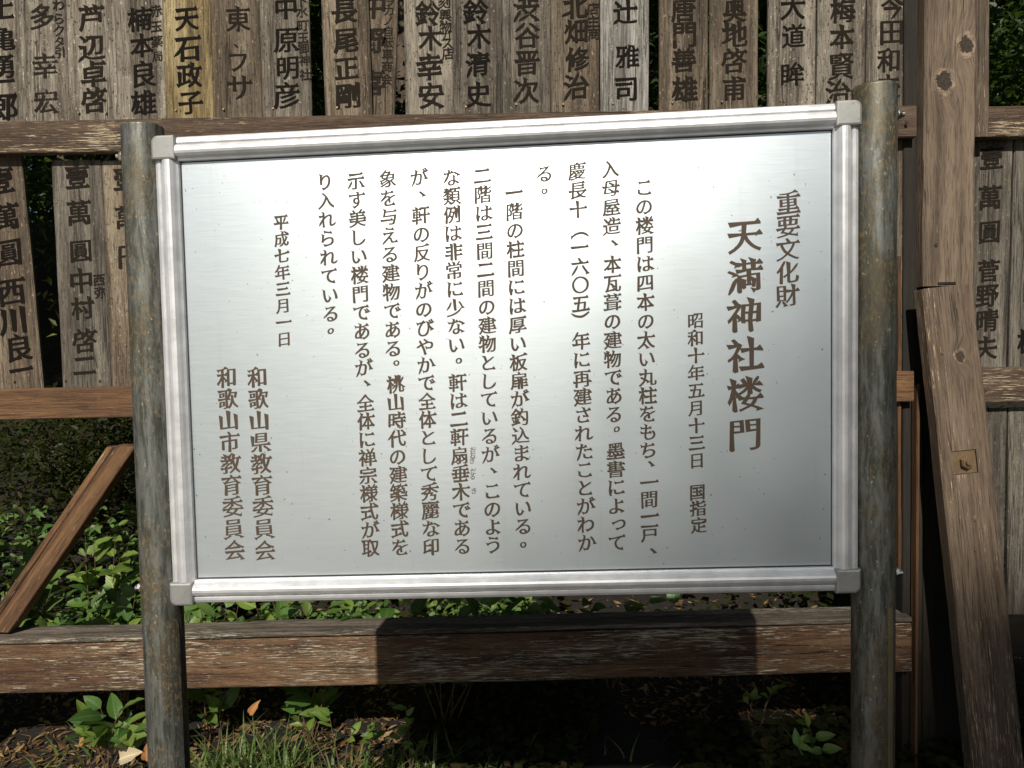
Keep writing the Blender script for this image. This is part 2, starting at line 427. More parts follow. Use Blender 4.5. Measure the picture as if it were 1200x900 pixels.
VERT_SHIFT = {'、': (.42, .42), '。': (.42, .45), 'っ': (.10, .10)}
import numpy as np
from mathutils.geometry import delaunay_2d_cdt
_filled = {}
def filled(ch, wx, wy, amt):
    """triangles of one brushed character (non-zero winding), cached"""
    key = (ch, wx, wy, amt)
    if key in _filled: return _filled[key]
    P = brush(flat_glyph(ch), wx, wy, 0, amt)
    vs, es = [], []
    for S in P:
        b0 = len(vs); vs += [p.copy() for p in S]; es += [(b0+i, b0+(i+1) % len(S)) for i in range(len(S))]
    r = delaunay_2d_cdt(vs, es, [], 0, 1e-5)
    V = np.array([(v.x, v.y) for v in r[0]]); T = np.array([f for f in r[2] if len(f) == 3])
    c = V[T].mean(1); w = np.zeros(len(c), int)
    for S in P:
        q = np.array([(p.x, p.y) for p in S]); q2 = np.roll(q, -1, 0)
        for (x0, y0), (x1, y1) in zip(q, q2):
            if y0 == y1: continue
            up_ = (y0 <= c[:, 1]) & (c[:, 1] < y1); dn = (y1 <= c[:, 1]) & (c[:, 1] < y0)
            xi = x0+(c[:, 1]-y0)*(x1-x0)/(y1-y0)
            w += (up_ & (xi > c[:, 0])).astype(int) - (dn & (xi > c[:, 0])).astype(int)
    _filled[key] = (V, T[w > 0])
    return _filled[key]
def lettering(name, items, mat, parent, wx=.022, wy=.0, slant=.07, amt=1.0):
    """items: (character, centre x, centre y, height, plane); ONE flat mesh of printed characters on the parent's face"""
    vs, fs = [], []
    for ch, cx, cy, hgt, plane in items:
        if ch in ' \u3000': continue
        V, T = filled(ch, wx, wy, amt)
        dx, dy = VERT_SHIFT.get(ch, (0, 0)); b0 = len(vs)
        for x, y in V:
            x, y = x-.5, y-.36
            if ch in '（）': x, y = y, -x
            x, y = (x+dx)*.98, y+dy
            y += slant*x
            q_ = Vector((x*2.6+cx*90, y*2.6+cy*90, 1.7)); x += .022*amt*noise.noise(q_); y += .022*amt*noise.noise(q_+Vector((9, 4, 2)))
            vs.append(plane(cx+x*hgt, cy+y*hgt))
        for t in T: fs.append(tuple(int(b0+i) for i in t))
    return link(name, mesh(name, vs, fs), mat, parent)

# ------------------------------------------------------------------ boards
def board_mesh(name, w, t, L, seg=8, jitter=.0006, bev=.0025, skew_top=0.0, skew_bot=0.0, chip=0.0, seed=0, notch=None):
    """board along local Z from 0 to L, width w along X, thickness t along Y (front face at -Y)"""
    rg = random.Random(seed)
    prof = [(-w/2+bev, -t/2), (w/2-bev, -t/2), (w/2, -t/2+bev), (w/2, t/2-bev), (w/2-bev, t/2), (-w/2+bev, t/2), (-w/2, t/2-bev), (-w/2, -t/2+bev)]
    seg = max(seg, 2); vs, fs = [], []
    for k in range(seg+1):
        f = k/seg; jx, jy = rg.uniform(-jitter, jitter), rg.uniform(-jitter, jitter)
        wl, wr = rg.uniform(-jitter, jitter), rg.uniform(-jitter, jitter)
        for (x, y) in prof:
            z = f*L
            if k == 0: z += skew_bot*x/w + rg.uniform(-chip, chip)
            if k == seg: z += skew_top*x/w + rg.uniform(-chip, chip)
            vs.append((x+jx+(wl if x < 0 else wr), y+jy, z))
    n = 8
    for k in range(seg):
        for i in range(n):
            fs.append((k*n+i, k*n+(i+1) % n, (k+1)*n+(i+1) % n, (k+1)*n+i))
    fs.append(tuple(reversed(range(n)))); fs.append(tuple(range(seg*n, seg*n+n)))
    return mesh(name, vs, fs)

def place_board(name, a, b, w, t, mat, parent, normal=Vector((0, -1, 0)), **k):
    """board whose centre line (front face) runs from a (bottom) to b (top)"""
    z = (b-a).normalized(); y = -normal; x = y.cross(z).normalized(); y = z.cross(x)
    L = (b-a).length
    o = link(name, board_mesh(name, w, t, L, **k), mat, parent)
    o.matrix_world = frame_matrix(x, y, z, a + y*(t/2))
    return o

fence = empty('wooden_fence', (0, 0, .18))
tag(fence, 'weathered timber fence of upright donor planks with brushed black names, behind the metal sign', 'fence')
FI = fence.matrix_world.inverted()
def fpart(o):
    # keep the world placement of parts under the fence root (root has translation only)
    o.parent = fence; o.matrix_parent_inverse = Matrix.Identity(4); 
    o.location = o.location - Vector((0, 0, .18))
    return o
def fboard(name, a, b, w, t, mat, normal=Vector((0, -1, 0)), **k):
    o = place_board(name, a, b, w, t, mat, None, normal, **k); return fpart(o)

YP = .036          # front face of the planks; the rails' front face is y = 0
def plank(xt, yt, xb, yb, wpx, Y=YP, extend=0.0, mat='plank', t=.013, label=None, drop=0.0, seed=0):
    """centre line through pixels (xt,yt) top and (xb,yb) bottom"""
    a, b = at(xb, yb, Y), at(xt, yt, Y)
    d = (b-a).normalized()
    b = b + d*extend; a = a - d*drop
    w = wpx/FPX*(Y+DIST)
    o = fboard('plank', a, b, w, t, M[mat], seed=seed, seg=6, chip=.0015, skew_bot=random.uniform(-.003, .003), skew_top=random.uniform(-.003, .003))
    if label: o['label'] = label
    return o
def plank_text(o, chars, hpx, mat='ink', Y=YP, **k):
    """chars: list of (character, px, py[, size]); brushed on the plank's front face"""
    inv = o.matrix_basis.inverted() if False else None
    W = o.matrix_world if False else None
    # the plank's own world matrix (root is a pure translation)
    m = Matrix.LocRotScale(o.location + Vector((0, 0, .18)), o.rotation_euler.to_quaternion() if o.rotation_mode != 'QUATERNION' else o.rotation_quaternion, (1, 1, 1)).inverted()
    items = []
    for c in chars:
        ch, px, py = c[:3]; h = c[3] if len(c) > 3 else hpx
        p = m @ at(px, py, Y); s = h/FPX*(Y+DIST)
        items.append((ch, p.x, p.z, s, lambda x, z: (x, -.0073-.0006, z)))
    # plank half thickness .0065 plus jitter
    k.setdefault('wx', random.uniform(.018, .034)); k.setdefault('wy', random.uniform(.0, .010)); k.setdefault('slant', random.uniform(.05, .12)); k.setdefault('amt', random.uniform(.9, 1.3))
    items = [(c, x+random.gauss(0, .0006), z+random.gauss(0, .0006), h*random.uniform(.94, 1.06), p) for c, x, z, h, p in items]
    if hpx >= 25:
        for it in items: lettering('painted_character', [it], M[mat], o, **k)
        return
    return lettering('lettering', items, M[mat], o, **k)

# upper row ------------------------------------------------------------
EXT = .62
upper = [  # top centre x at y=0, bottom centre x, bottom y, width px, material, text
 (-2, 1, 142, 57, 'plank', [('上', 2, 10), ('亀', 4, 46), ('勇', 5, 79), ('二', 6, 104, 26), ('郎', 6, 127)], []),
 (51.5, 56, 141.5, 51, 'plank', [('多', 49, 20), ('幸', 53, 78), ('宏', 54, 119)], [('わ', 69, 6), ('ら', 69, 22), ('ク', 70, 36), ('タ', 70, 50), ('引', 71, 62)]),
 (105.5, 110, 141, 56.5, 'plank', [('芦', 107, 22), ('辺', 108, 56), ('卓', 109, 87), ('啓', 110, 118)], []),
 (161.5, 166.5, 139, 56.5, 'plank', [('楠', 164, 23), ('本', 166, 54), ('良', 168, 88), ('雄', 168, 121)], [('赤', 183, 13), ('玉', 183, 31), ('薬', 184, 49), ('局', 185, 66)]),
 (219, 223.5, 138, 55.5, 'plank_yellow', [('天', 219, 22), ('石', 220, 57), ('政', 222, 89), ('子', 223, 121)], []),
 (276, 279, 137, 56, 'plank_brown', [('東', 279, 23), ('、', 274, 56, 16), ('フ', 279, 73, 27), ('サ', 281, 103)], []),
 (333, 336.5, 136, 57, 'plank', [('中', 335, 10), ('原', 335, 47), ('明', 337, 80), ('彦', 337, 112)], [('下', 353, 1), ('水', 354, 14), ('町', 354, 30), ('玉', 355, 44), ('御', 356, 57), ('神', 357, 71), ('社', 358, 87)]),
 (404, 409, 135, 54.5, 'plank_brown', [('長', 403, 13), ('尾', 405, 47), ('正', 406, 80), ('剛', 408, 112)], []),
 (502, 504, 134, 56, 'plank', [('鈴', 501, 16), ('木', 504, 45), ('幸', 503, 79), ('安', 505, 112)], [('刻', 521, 3), ('興', 522, 18), ('物', 523, 32), ('ガ', 523, 42), ('ス', 524, 51), ('店', 525, 63)]),
 (559.5, 560, 133, 56.5, 'plank', [('鈴', 558, 14), ('木', 561, 43), ('清', 559, 76), ('史', 561, 111)], []),
 (617, 617, 132, 56, 'plank', [('渋', 616, 11), ('谷', 618, 42), ('晋', 617, 74), ('次', 617, 107)], []),
 (674, 674, 131, 56.5, 'plank_brown', [('北', 674, 8), ('畑', 675, 37), ('修', 676, 70), ('治', 675, 102)], [('店', 695, 10), ('主', 695, 25), ('商', 696, 40)]),
 (732.5, 732, 130, 56, 'plank_grey', [('辻', 733, 15, 31), ('雅', 735, 67), ('司', 734, 105)], []),
 (801.5, 801, 129, 56.5, 'plank_brown', [('唐', 800, 12), ('門', 802, 41), ('善', 801, 71), ('雄', 802, 105)], []),
 (860.5, 860, 128, 56.5, 'plank_brown', [('奥', 861, 12), ('地', 861, 41), ('啓', 860, 72), ('甫', 860, 104)], []),
 (928.5, 927.5, 127, 56, 'plank', [('大', 929, 9), ('道', 930, 43), ('眸', 928, 88)], []),
 (987, 985, 126, 56, 'plank', [('梅', 987, 13), ('本', 987, 44), ('賢', 986, 78), ('治', 982, 109)], []),
 (1045, 1042.5, 126, 56, 'plank', [('今', 1046, 8), ('田', 1044, 38), ('和', 1042, 71), ('夫', 1041, 102)], []),
]
for i, (xt, xb, yb, w, mt, txt, side) in enumerate(upper):
    o = plank(xt, 0, xb, yb, w, extend=EXT, mat=mt, seed=i, drop=.012, Y=YP+(i % 3)*.0012)
    if mt == 'plank_yellow': o['label'] = 'yellowed plank with dark brushed name'
    if mt == 'plank_grey': o['label'] = 'silver grey plank, paler than its neighbours'
    # text sits on this plank's own face
    plank_text(o, txt, 30, 'ink_faded' if i == 1 else ('ink', 'ink_mid', 'ink_mid')[i % 3] if i != 4 else 'ink', Y=YP+(i % 3)*.0012)
    if side: plank_text(o, side, 14 if i else 12, 'ink_faded', Y=YP+(i % 3)*.0012, wx=.02, wy=.004)
o = plank(438, 0, 434, 134.5, 56, Y=YP+.016, extend=EXT, mat='plank_brown', drop=.012, seed=31)   # slipped behind its neighbour
plank_text(o, [('中', 438, 8), ('野', 437, 48), ('喜', 436, 98)], 31, 'ink_faded', Y=YP+.016)
plank_text(o, [('ヲ', 457, 2), ('カ', 456, 13), ('ノ', 455, 24), ('自', 455, 37), ('転', 454, 50), ('車', 454, 64), ('商', 453, 78), ('会', 453, 93)], 13, 'ink_faded', Y=YP+.016, wx=.02, wy=.004)

# lower row ------------------------------------------------------------
o = plank(-4, 184, 22, 456, 57, mat='plank_brown', drop=.01, seed=40, Y=YP+.002)
plank_text(o, [('壹', 0, 212), ('萬', 7, 255), ('圓', 10, 297), ('西', 14, 342), ('川', 16, 376), ('良', 22, 408), ('一', 25, 434, 26)], 33, Y=YP+.002)
o = plank(89, 188, 102.5, 455, 57, mat='plank_dark', drop=.01, seed=41, Y=YP+.002)
plank_text(o, [('壹', 90, 208), ('萬', 93, 250), ('圓', 95, 294), ('中', 95, 330), ('村', 97, 362), ('啓', 99, 400), ('二', 99, 428, 28)], 29, 'ink_mid', Y=YP+.002)
plank_text(o, [('西', 116, 328), ('弥', 117, 343)], 14, 'ink_faded', Y=YP+.002, wx=.02, wy=.004)
o = plank(147, 188, 159.5, 453, 56, mat='plank_brown', drop=.01, seed=42, Y=YP+.002)
plank_text(o, [('壹', 146, 210), ('萬', 149, 255), ('円', 152, 300)], 29, 'ink_faded', Y=YP+.002)
x = 206.0; i = 0
while x < 1010:         # the rest of the lower row goes on behind the sign
    plank(x, 186-(x*.02), x+9*(1-x/1000), 452-(x*.02), 56, mat=('plank', 'plank_brown', 'plank_dark')[i % 3], drop=.01, seed=50+i, Y=YP+.002)
    x += random.choice((59, 62, 66, 70)); i += 1
plank(1034, 160, 1034, 432, 56, mat='plank_brown', drop=.01, seed=80, Y=YP+.002)
# right hand bay
o = plank(1159, 165, 1152, 432, 57, mat='plank_dark', drop=.01, seed=43, Y=YP+.012)
plank_text(o, [('壹', 1161, 186), ('萬', 1160, 232), ('圓', 1160, 272), ('菅', 1158, 318), ('野', 1157, 347), ('晴', 1156, 376), ('夫', 1155, 408)], 28, 'ink_mid', Y=YP+.012)
o = plank(1218, 165, 1210.5, 432, 57, mat='plank_dark', drop=.01, seed=44, Y=YP+.012)
plank_text(o, [('壹', 1214, 190), ('萬', 1213, 236), ('圓', 1212, 340), ('橋', 1206, 400)], 28, Y=YP+.012)
plank(1278, 165, 1270, 430, 57, mat='plank_brown', drop=.01, seed=45, Y=YP+.012)
plank(1154, 478, 1149, 740, 54, mat='plank_dark', seed=46, Y=YP+.012)
plank(1210, 478, 1207, 735, 56, mat='plank_dark', seed=47, Y=YP+.012)
plank(1268, 478, 1265, 735, 56, mat='plank_dark', seed=48, Y=YP+.012)
plank(1262, -2, 1260, 124, 56, extend=EXT, mat='plank', seed=49, Y=YP+.012)

for k, (px, py) in enumerate(((92, 132), (124, 132), (206, 129), (262, 128), (320, 127), (395, 126), (546, 125), (605, 122), (660, 122), (718, 121), (788, 120), (846, 119), (914, 118), (972, 117), (76, 446), (116, 446), (16, 447))):
    q = at(px, py, YP-.0015)
    nl_bm = bmesh.new(); bmesh.ops.create_cone(nl_bm, cap_ends=True, segments=10, radius1=.0032, radius2=.0026, depth=.004)
    me = bpy.data.meshes.new('nail'); nl_bm.to_mesh(me); nl_bm.free()
    nl = link('nail', me, M['rusty']); nl.matrix_world = Matrix.Translation(q) @ Matrix.Rotation(R(90), 4, 'X'); fpart(nl)
# rails ----------------------------------------------------------------
def rail(x0, yt0, yb0, x1, yt1, yb1, depth, mat, Y=0.0, name='rail', **k):
    """beam between two pixel columns, its front face in the plane Y; yt, yb = top and bottom pixel rows"""
    A = (at(x0, yt0, Y)+at(x0, yb0, Y))/2; B = (at(x1, yt1, Y)+at(x1, yb1, Y))/2
    h = ((at(x0, yt0, Y)-at(x0, yb0, Y)).length + (at(x1, yt1, Y)-at(x1, yb1, Y)).length)/2
    return fboard(name, A, B, h, depth, M[mat], seg=12, **k)
rail(-260, 146, 185, 1074, 124, 160, .034, 'rail_brown', seed=1)
rail(-260, 462, 497, 1071, 434, 471, .034, 'rail_orange', seed=2)
rail(1144, 125, 160, 1420, 119, 155, .045, 'rail_brown', seed=3, Y=.006)
rail(1140, 431, 472, 1420, 425, 466, .045, 'rail_brown', seed=4, Y=.006)
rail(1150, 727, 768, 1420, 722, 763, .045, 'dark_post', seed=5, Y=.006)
lower = rail(-260, 764, 819, 1068, 730, 788, .10, 'beam', Y=.0, name='beam', seed=6, bev=.004, jitter=.0012)

M['cap_wood'] = wood('grey_weathered_cap', (.075, .06, .045), (.16, .13, .10), (.25, .21, .165), flake=.35, flake_col=(.50, .44, .34), specks=.3, relief=1.1, tint=.02)
a_ = (at(-260, 763, 0)); b_ = (at(1068, 729, 0))
cap_top = fboard('beam_cap', a_+Vector((0, -.003, .0085)), b_+Vector((0, -.003, .0085)), .012, .106, M['cap_wood'], seg=14, bev=.003, jitter=.0012, seed=61)

# posts ----------------------------------------------------------------
def vpost(x0, x1, ytop, ybot, Y, t, mat, name='post', ext=0.0, xb0=None, xb1=None, **k):
    a = at(((xb0 if xb0 is not None else x0)+(xb1 if xb1 is not None else x1))/2, ybot, Y); b = at((x0+x1)/2, ytop, Y)
    d = (b-a).normalized(); b = b+d*ext
    return fboard(name, a, b, (x1-x0)/FPX*(Y+DIST), t, M[mat], **k)
vpost(1060, 1084, 0, 960, .030, .10, 'dark_post', ext=EXT, xb0=1058, xb1=1079, seed=11)
# the broad knotty post: full height piece plus the wider shoulder above the rail end
gp0, gp1 = at(1113, 335, -.010), at(1115, 0, -.010)
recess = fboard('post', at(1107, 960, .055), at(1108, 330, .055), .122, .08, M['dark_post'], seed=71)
knotty = fboard('post', gp0, gp1+(gp1-gp0).normalized()*EXT, .135, .12, M['post_wood'], seg=16, bev=.006, jitter=.0012, seed=12)
knotty['label'] = 'broad brown post with two knots'
sa, sb = at(1151.5, 160, -.006), at(1151.5, 0, -.006)
fboard('shoulder', sa, sb+Vector((0, 0, EXT)), .036, .11, M['post_wood'], seed=13)
hole = fboard('mortise', at(1110, 333.5, -.012), at(1110, 330.5, -.012), .046, .004, M['dark_post'], seed=14, bev=.0005)
# thin lit batten beside the post
fboard('batten', at(1074, 905, -.005), at(1077, 450, -.005), .008, .03, M['batten'], seed=15)
fboard('batten', at(1055, 672, .02), at(1054.5, 300, .02), .009, .03, M['batten'], seed=16)
far_post = fboard('post', at(-120, 960, .0), at(-135, 0, .0)+Vector((0, 0, EXT)), .13, .12, M['post_wood'], seed=17)

# diagonal brace on the left ---------------------------------------------
bw = fboard('brace', at(-2, 741, .03), at(147, 523, .03), .046, .05, M['rail_orange'], seed=18, skew_top=.028, skew_bot=.028)
bl = fboard('brace_strip', at(-18, 740, .028), at(129, 524, .028), .0165, .045, M['rail_orange'], seed=19, skew_top=.010, skew_bot=.010)

# leaning prop board with its square-recessed bolt ------------------------
pa, pb = at(1172, 905, -.14), at(1110.5, 336, -.075)
z = (pb-pa).normalized()
pa = pa - z*.45
prop = fboard('prop_board', pa, pb, .131, .045, M['prop'], seg=14, bev=.004, jitter=.001, chip=.002, seed=20)
prop['label'] = 'leaning brown painted prop board bolted to the post'

def cyl(name, r, h, n, mat, parent, m, r2=None, dome=0.0):
    bm = bmesh.new()
    bmesh.ops.create_cone(bm, cap_ends=True, segments=n, radius1=r, radius2=r2 if r2 is not None else r, depth=h)
    if dome: 
        vs = [v for v in bm.verts if v.co.z > 0]
    bmesh.ops.bevel(bm, geom=[e for e in bm.edges if abs(e.verts[0].co.z-e.verts[1].co.z) < 1e-6], offset=min(r, h)*.18, segments=2, affect='EDGES')
    me = bpy.data.meshes.new(name); bm.to_mesh(me); bm.free()
    o = link(name, me, mat, parent); o.matrix_local = m
    return o
# recess ring + plate + nut on the prop board, in its local frame
pm = Matrix.LocRotScale(prop.location+Vector((0, 0, .18)), prop.rotation_euler.to_quaternion(), (1, 1, 1))
def on_prop(px, py):
    d = ray(px, py); n = pm.to_3x3() @ Vector((0, -1, 0)); o0 = pm @ Vector((0, -.0225, 0))
    t = (o0-C0).dot(n)/d.dot(n); return pm.inverted() @ (C0+d*t)
kc = on_prop(1131.5, 541.5); print('PROPKNOT', on_prop(1125, 418))
KS = .030
def quad_plate(name, cx, cz, s, y, t, mat, parent):
    vs = [(cx-s, y, cz-s), (cx+s, y, cz-s), (cx+s, y, cz+s), (cx-s, y, cz+s)]; vs += [(a, y+t, c) for a, b2, c in vs]
    return link(name, mesh(name, vs, [(0, 1, 2, 3), (7, 6, 5, 4), (0, 4, 5, 1), (1, 5, 6, 2), (2, 6, 7, 3), (3, 7, 4, 0)]), mat, parent)
# carve the recess with a boolean-free trick: a raised collar is wrong, so cut the face itself
def cut_recess(o, cx, cz, s, depth):
    bm = bmesh.new(); bm.from_mesh(o.data)
    yf = min(v.co.y for v in bm.verts)
    def bis(co, no):
        front = [f for f in bm.faces if f.normal.y < -.9]
        geom = list({e for f in front for e in f.edges})+front+list({v for f in front for v in f.verts})
        bmesh.ops.bisect_plane(bm, geom=geom, plane_co=co, plane_no=no, dist=1e-6)
    bis((cx-s, 0, cz), (1, 0, 0)); bis((cx+s, 0, cz), (1, 0, 0)); bis((cx, 0, cz-s), (0, 0, 1)); bis((cx, 0, cz+s), (0, 0, 1))
    fs = [f for f in bm.faces if f.normal.y < -.9 and abs(f.calc_center_median().x-cx) < s and abs(f.calc_center_median().z-cz) < s]
    r = bmesh.ops.extrude_face_region(bm, geom=fs)
    nv = [v for v in r['geom'] if isinstance(v, bmesh.types.BMVert)]
    for v in nv: v.co.y += depth
    bmesh.ops.delete(bm, geom=fs, context='FACES')
    bm.to_mesh(o.data); bm.free(); o.data.update()
cut_recess(prop, kc.x, kc.z, KS, .009)
quad_plate('washer_plate', kc.x, kc.z, KS-.0015, -.0225+.0035, .003, M['rusty'], prop)
nutm = Matrix.Translation((kc.x+.001, -.0225-.005, kc.z)) @ Matrix.Rotation(R(90), 4, 'X')
cyl('nut', .0165, .012, 6, M['rusty'], prop, nutm)
cyl('bolt_end', .008, .02, 10, M['rusty'], prop, Matrix.Translation((kc.x+.001, -.0225-.008, kc.z)) @ Matrix.Rotation(R(90), 4, 'X'))
for px, py, rr in ((1104.5, 414, .004), (1143, 644, .005), (1143, 610, .003)):
    q = on_prop(px, py)
    cyl('nail', rr, .004, 8, M['rusty'], prop, Matrix.Translation((q.x, -.0235, q.z)) @ Matrix.Rotation(R(90), 4, 'X'))
for px, py, rr in ((1097, 287, .005), (1063, 143, .0045)):
    q = at(px, py, -.011); 
    nl = cyl('nail', rr, .004, 8, M['dark_gap'], None, Matrix.Translation(q) @ Matrix.Rotation(R(90), 4, 'X')); fpart(nl)

# ------------------------------------------------------------------ the sign
SA, SB, ST = -0.067, .0134, .0066
su = Vector((math.cos(SA), math.sin(SA), 0)); sn = Vector((math.sin(SA), -math.cos(SA), 0)); sw = Vector((0, 0, 1))
sw2 = math.cos(SB)*sw+math.sin(SB)*sn; sn2 = math.cos(SB)*sn-math.sin(SB)*sw
SU = math.cos(ST)*su+math.sin(ST)*sw2; SW = math.cos(ST)*sw2-math.sin(ST)*su
SO = Vector((.0028, -1.0549, CAMZ-.0101))
SM = frame_matrix(SU, -sn2, SW, SO)          # local x right, y into the scene, z up
SK = .008                                     # the frame has racked by half a degree
W2, H2 = .45, .30835
sign = empty('information_sign', mat=SM)
tag(sign, 'brushed metal shrine information board on two stained pipe posts', 'sign')
def rack(x, y, z): return (x+SK*z, y, z+SK*x)
SMI = SM.inverted()
def on_sign(px, py):
    d = ray(px, py); t = (SO-C0).dot(sn2)/d.dot(sn2); q = SMI @ (C0+d*t)
    x, z = q.x, q.z
    det = 1-SK*SK
    return (x-SK*z)/det, (z-SK*x)/det
def spart(name, verts, faces, mat, parent=None, smooth=False):
    return link(name, mesh(name, [rack(*v) for v in verts], faces, smooth), mat, parent or sign)
FW = .0315      # frame width
YF = 0.0        # panel front at y=0 ; frame proud to -y
# panel
pw, ph = W2-FW+.004, H2-FW+.004
vs = [(-pw, .0015, -ph), (pw, .0015, -ph), (pw, .0015, ph), (-pw, .0015, ph), (-pw, .006, -ph), (pw, .006, -ph), (pw, .006, ph), (-pw, .006, ph)]
spart('panel', vs, [(0, 1, 2, 3), (7, 6, 5, 4), (0, 4, 5, 1), (1, 5, 6, 2), (2, 6, 7, 3), (3, 7, 4, 0)], M['panel'])
# back sheet
vs = [(-W2+.01, .016, -H2+.01), (W2-.01, .016, -H2+.01), (W2-.01, .016, H2-.01), (-W2+.01, .016, H2-.01)]; vs += [(a, b+.002, c) for a, b, c in vs]
spart('back_sheet', vs, [(0, 1, 2, 3), (7, 6, 5, 4), (0, 4, 5, 1), (1, 5, 6, 2), (2, 6, 7, 3), (3, 7, 4, 0)], M['frame'])
# extruded frame rail profile: (distance from the outer edge, y)
PR = [(0, .018), (0, -.004), (.0012, -.0062), (.0045, -.0078), (.0080, -.0082), (.0092, -.0070), (.0094, -.0030), (.0104, -.0030), (.0106, -.0095), (.0125, -.0118),
      (.0160, -.0135), (.0195, -.0138), (.0225, -.0128), (.0255, -.0100), (.0280, -.0065), (.0298, -.0050), (.0305, -.0045), (.0310, -.0008), (.0310, .0008), (.0150, .018)]
def frame_rail(side):
    n = len(PR); vs = []
    cap = .0300
    for s in (-1, 1):
        for d, y in PR:
            if side == 'top': vs.append((s*(W2-cap), y, H2-d))
            if side == 'bottom': vs.append((s*(W2-cap), y, -H2+d))
            if side == 'left': vs.append((-W2+d, y, s*(H2-cap)))
            if side == 'right': vs.append((W2-d, y, s*(H2-cap)))
    fs = [(i, (i+1) % n, n+(i+1) % n, n+i) for i in range(n)]
    fs += [tuple(range(n-1, -1, -1)), tuple(range(n, 2*n))]
    if side in ('top', 'right'): fs = [tuple(reversed(f)) for f in fs]
    o = spart('frame_rail', vs, fs, M['frame'])
    return o
for s in ('top', 'bottom', 'left', 'right'): frame_rail(s)
def corner(sx, sz):
    c = .0312; n = 6; r = .009
    pts = [(0, 0), (c, 0)]     # distances from the outer corner, measured inwards
    out = [(c, c), (c, 0)] + [(r-r*math.sin(k/n*math.pi/2), r-r*math.cos(k/n*math.pi/2)) for k in range(n+1)] + [(0, c)]
    vs = []
    for ins, y in ((0, .019), (0, -.0118), (.001, -.0134), (.003, -.0142)):
        for dx, dz in out:
            cx, cz = c/2, c/2
            f = 1-ins/(c/2)
            ddx, ddz = cx+(dx-cx)*f, cz+(dz-cz)*f
            vs.append((sx*(W2-ddx+.001), y, sz*(H2-ddz+.001)))
    m = len(out); fs = []
    for k in range(3):
        for i in range(m): fs.append((k*m+i, k*m+(i+1) % m, (k+1)*m+(i+1) % m, (k+1)*m+i))
    fs.append(tuple(range(3*m, 4*m))); fs.append(tuple(range(m-1, -1, -1)))
    me_o = spart('corner_cap', vs, fs, M['cap'])
    bm = bmesh.new(); bm.from_mesh(me_o.data); bmesh.ops.recalc_face_normals(bm, faces=bm.faces); bm.to_mesh(me_o.data); bm.free()
for sx in (-1, 1):
    for sz in (-1, 1): corner(sx, sz)
for o in sign.children:
    if o.name.startswith('frame_rail'):
        bm = bmesh.new(); bm.from_mesh(o.data); bmesh.ops.recalc_face_normals(bm, faces=bm.faces); bm.to_mesh(o.data); bm.free()
# dark strips standing in for the shaded gap between frame and panel
for a in ('h', 'v'):
    for s in (-1, 1):
        x0, z0 = W2-FW, H2-FW
        if a == 'h': vs = [(-x0, .0008, s*z0-.0008), (x0, .0008, s*z0-.0008), (x0, .0008, s*z0+.0012), (-x0, .0008, s*z0+.0012)]
        else: vs = [(s*x0-.0006, .0009, -z0), (s*x0+.0006, .0009, -z0), (s*x0+.0006, .0009, z0), (s*x0-.0006, .0009, z0)]
        vs += [(p, q+.0006, r_) for p, q, r_ in vs]
        spart('seal', vs, [(0, 1, 2, 3), (7, 6, 5, 4), (0, 4, 5, 1), (1, 5, 6, 2), (2, 6, 7, 3), (3, 7, 4, 0)], M['dark_gap'])

# pipe posts
def pipe(cx, ztop, r, seam_x):
    n = 40; vs = []; fs = []
    rings = [(-1.32, r), (-.9, r), (-.5, r), (-.1, r), (ztop-.01, r), (ztop+.0025, r), (ztop+.003, r), (ztop+.0052, r*.955), (ztop+.0054, r*.94), (ztop+.0062, r*.5), (ztop+.0064, .0001)]
    for z, rr in rings:
        for k in range(n):
            a = 2*math.pi*k/n; vs.append((cx+rr*math.cos(a), .012+rr*math.sin(a), z))
    for j in range(len(rings)-1):
        for k in range(n): fs.append((j*n+k, j*n+(k+1) % n, (j+1)*n+(k+1) % n, (j+1)*n+k))
    o = spart('pipe_post', vs, fs, M['pipe'], smooth=True)
    return o
lx = on_sign(164.5, 200)[0]; rx = on_sign(1028, 200)[0]
pl = pipe(lx-.001, on_sign(163, 150)[1], .0268, 0)
pr = pipe(rx+.001, on_sign(1028, 103)[1], .0268, 0)
def strip(post, cx, z0, z1, r, a0, a1, off):
    vs, fs = [], []
    for z in (z0, z0+.02, (z0+z1)/2, z1-.03, z1):
        for rr in (r+.0003, r+off):
            for k in range(5):
                a = a0+(a1-a0)*k/4; q = rr if z != z1 else r+.0004
                vs.append((cx+q*math.cos(a), .012+q*math.sin(a), z))
    for j in range(4):
        for k in range(4): fs.append((j*10+5+k, j*10+5+k+1, (j+1)*10+5+k+1, (j+1)*10+5+k))
        fs.append((j*10, j*10+5, (j+1)*10+5, (j+1)*10)); fs.append((j*10+4, (j+1)*10+4, (j+1)*10+9, j*10+9))
    spart('bent_strip', vs, fs, M['strip'] if a0 < R(-60) and a1 > R(-60) and a1 < R(-50) else M['pipe'], post)
strip(pr, rx+.001, -1.3, on_sign(1040, 708)[1], .0268, R(-72), R(-55), .0016)
strip(pl, lx-.001, -1.3, on_sign(199, 725)[1], .0268, R(-75), R(-20), .0014)
# bolts through the posts
for cx, s, py in ((lx-.001, -1, 181), (lx-.001, -1, 692), (rx+.001, 1, 131), (rx+.001, 1, 674)):
    z_ = on_sign(131 if s < 0 else 1059, py)[1]
    x_ = cx+s*(.0268)
    for nm, r_, l_, off, sg in (('washer', .0085, .0015, .0006, 20), ('nut', .0065, .005, .0035, 6), ('bolt_end', .0038, .005, .0075, 12)):
        mm = Matrix.Translation(Vector(rack(x_+s*off, .012, z_))) @ Matrix.Rotation(R(90), 4, 'Y')
        cyl(nm, r_, l_, sg, M['bolt'], sign, mm)

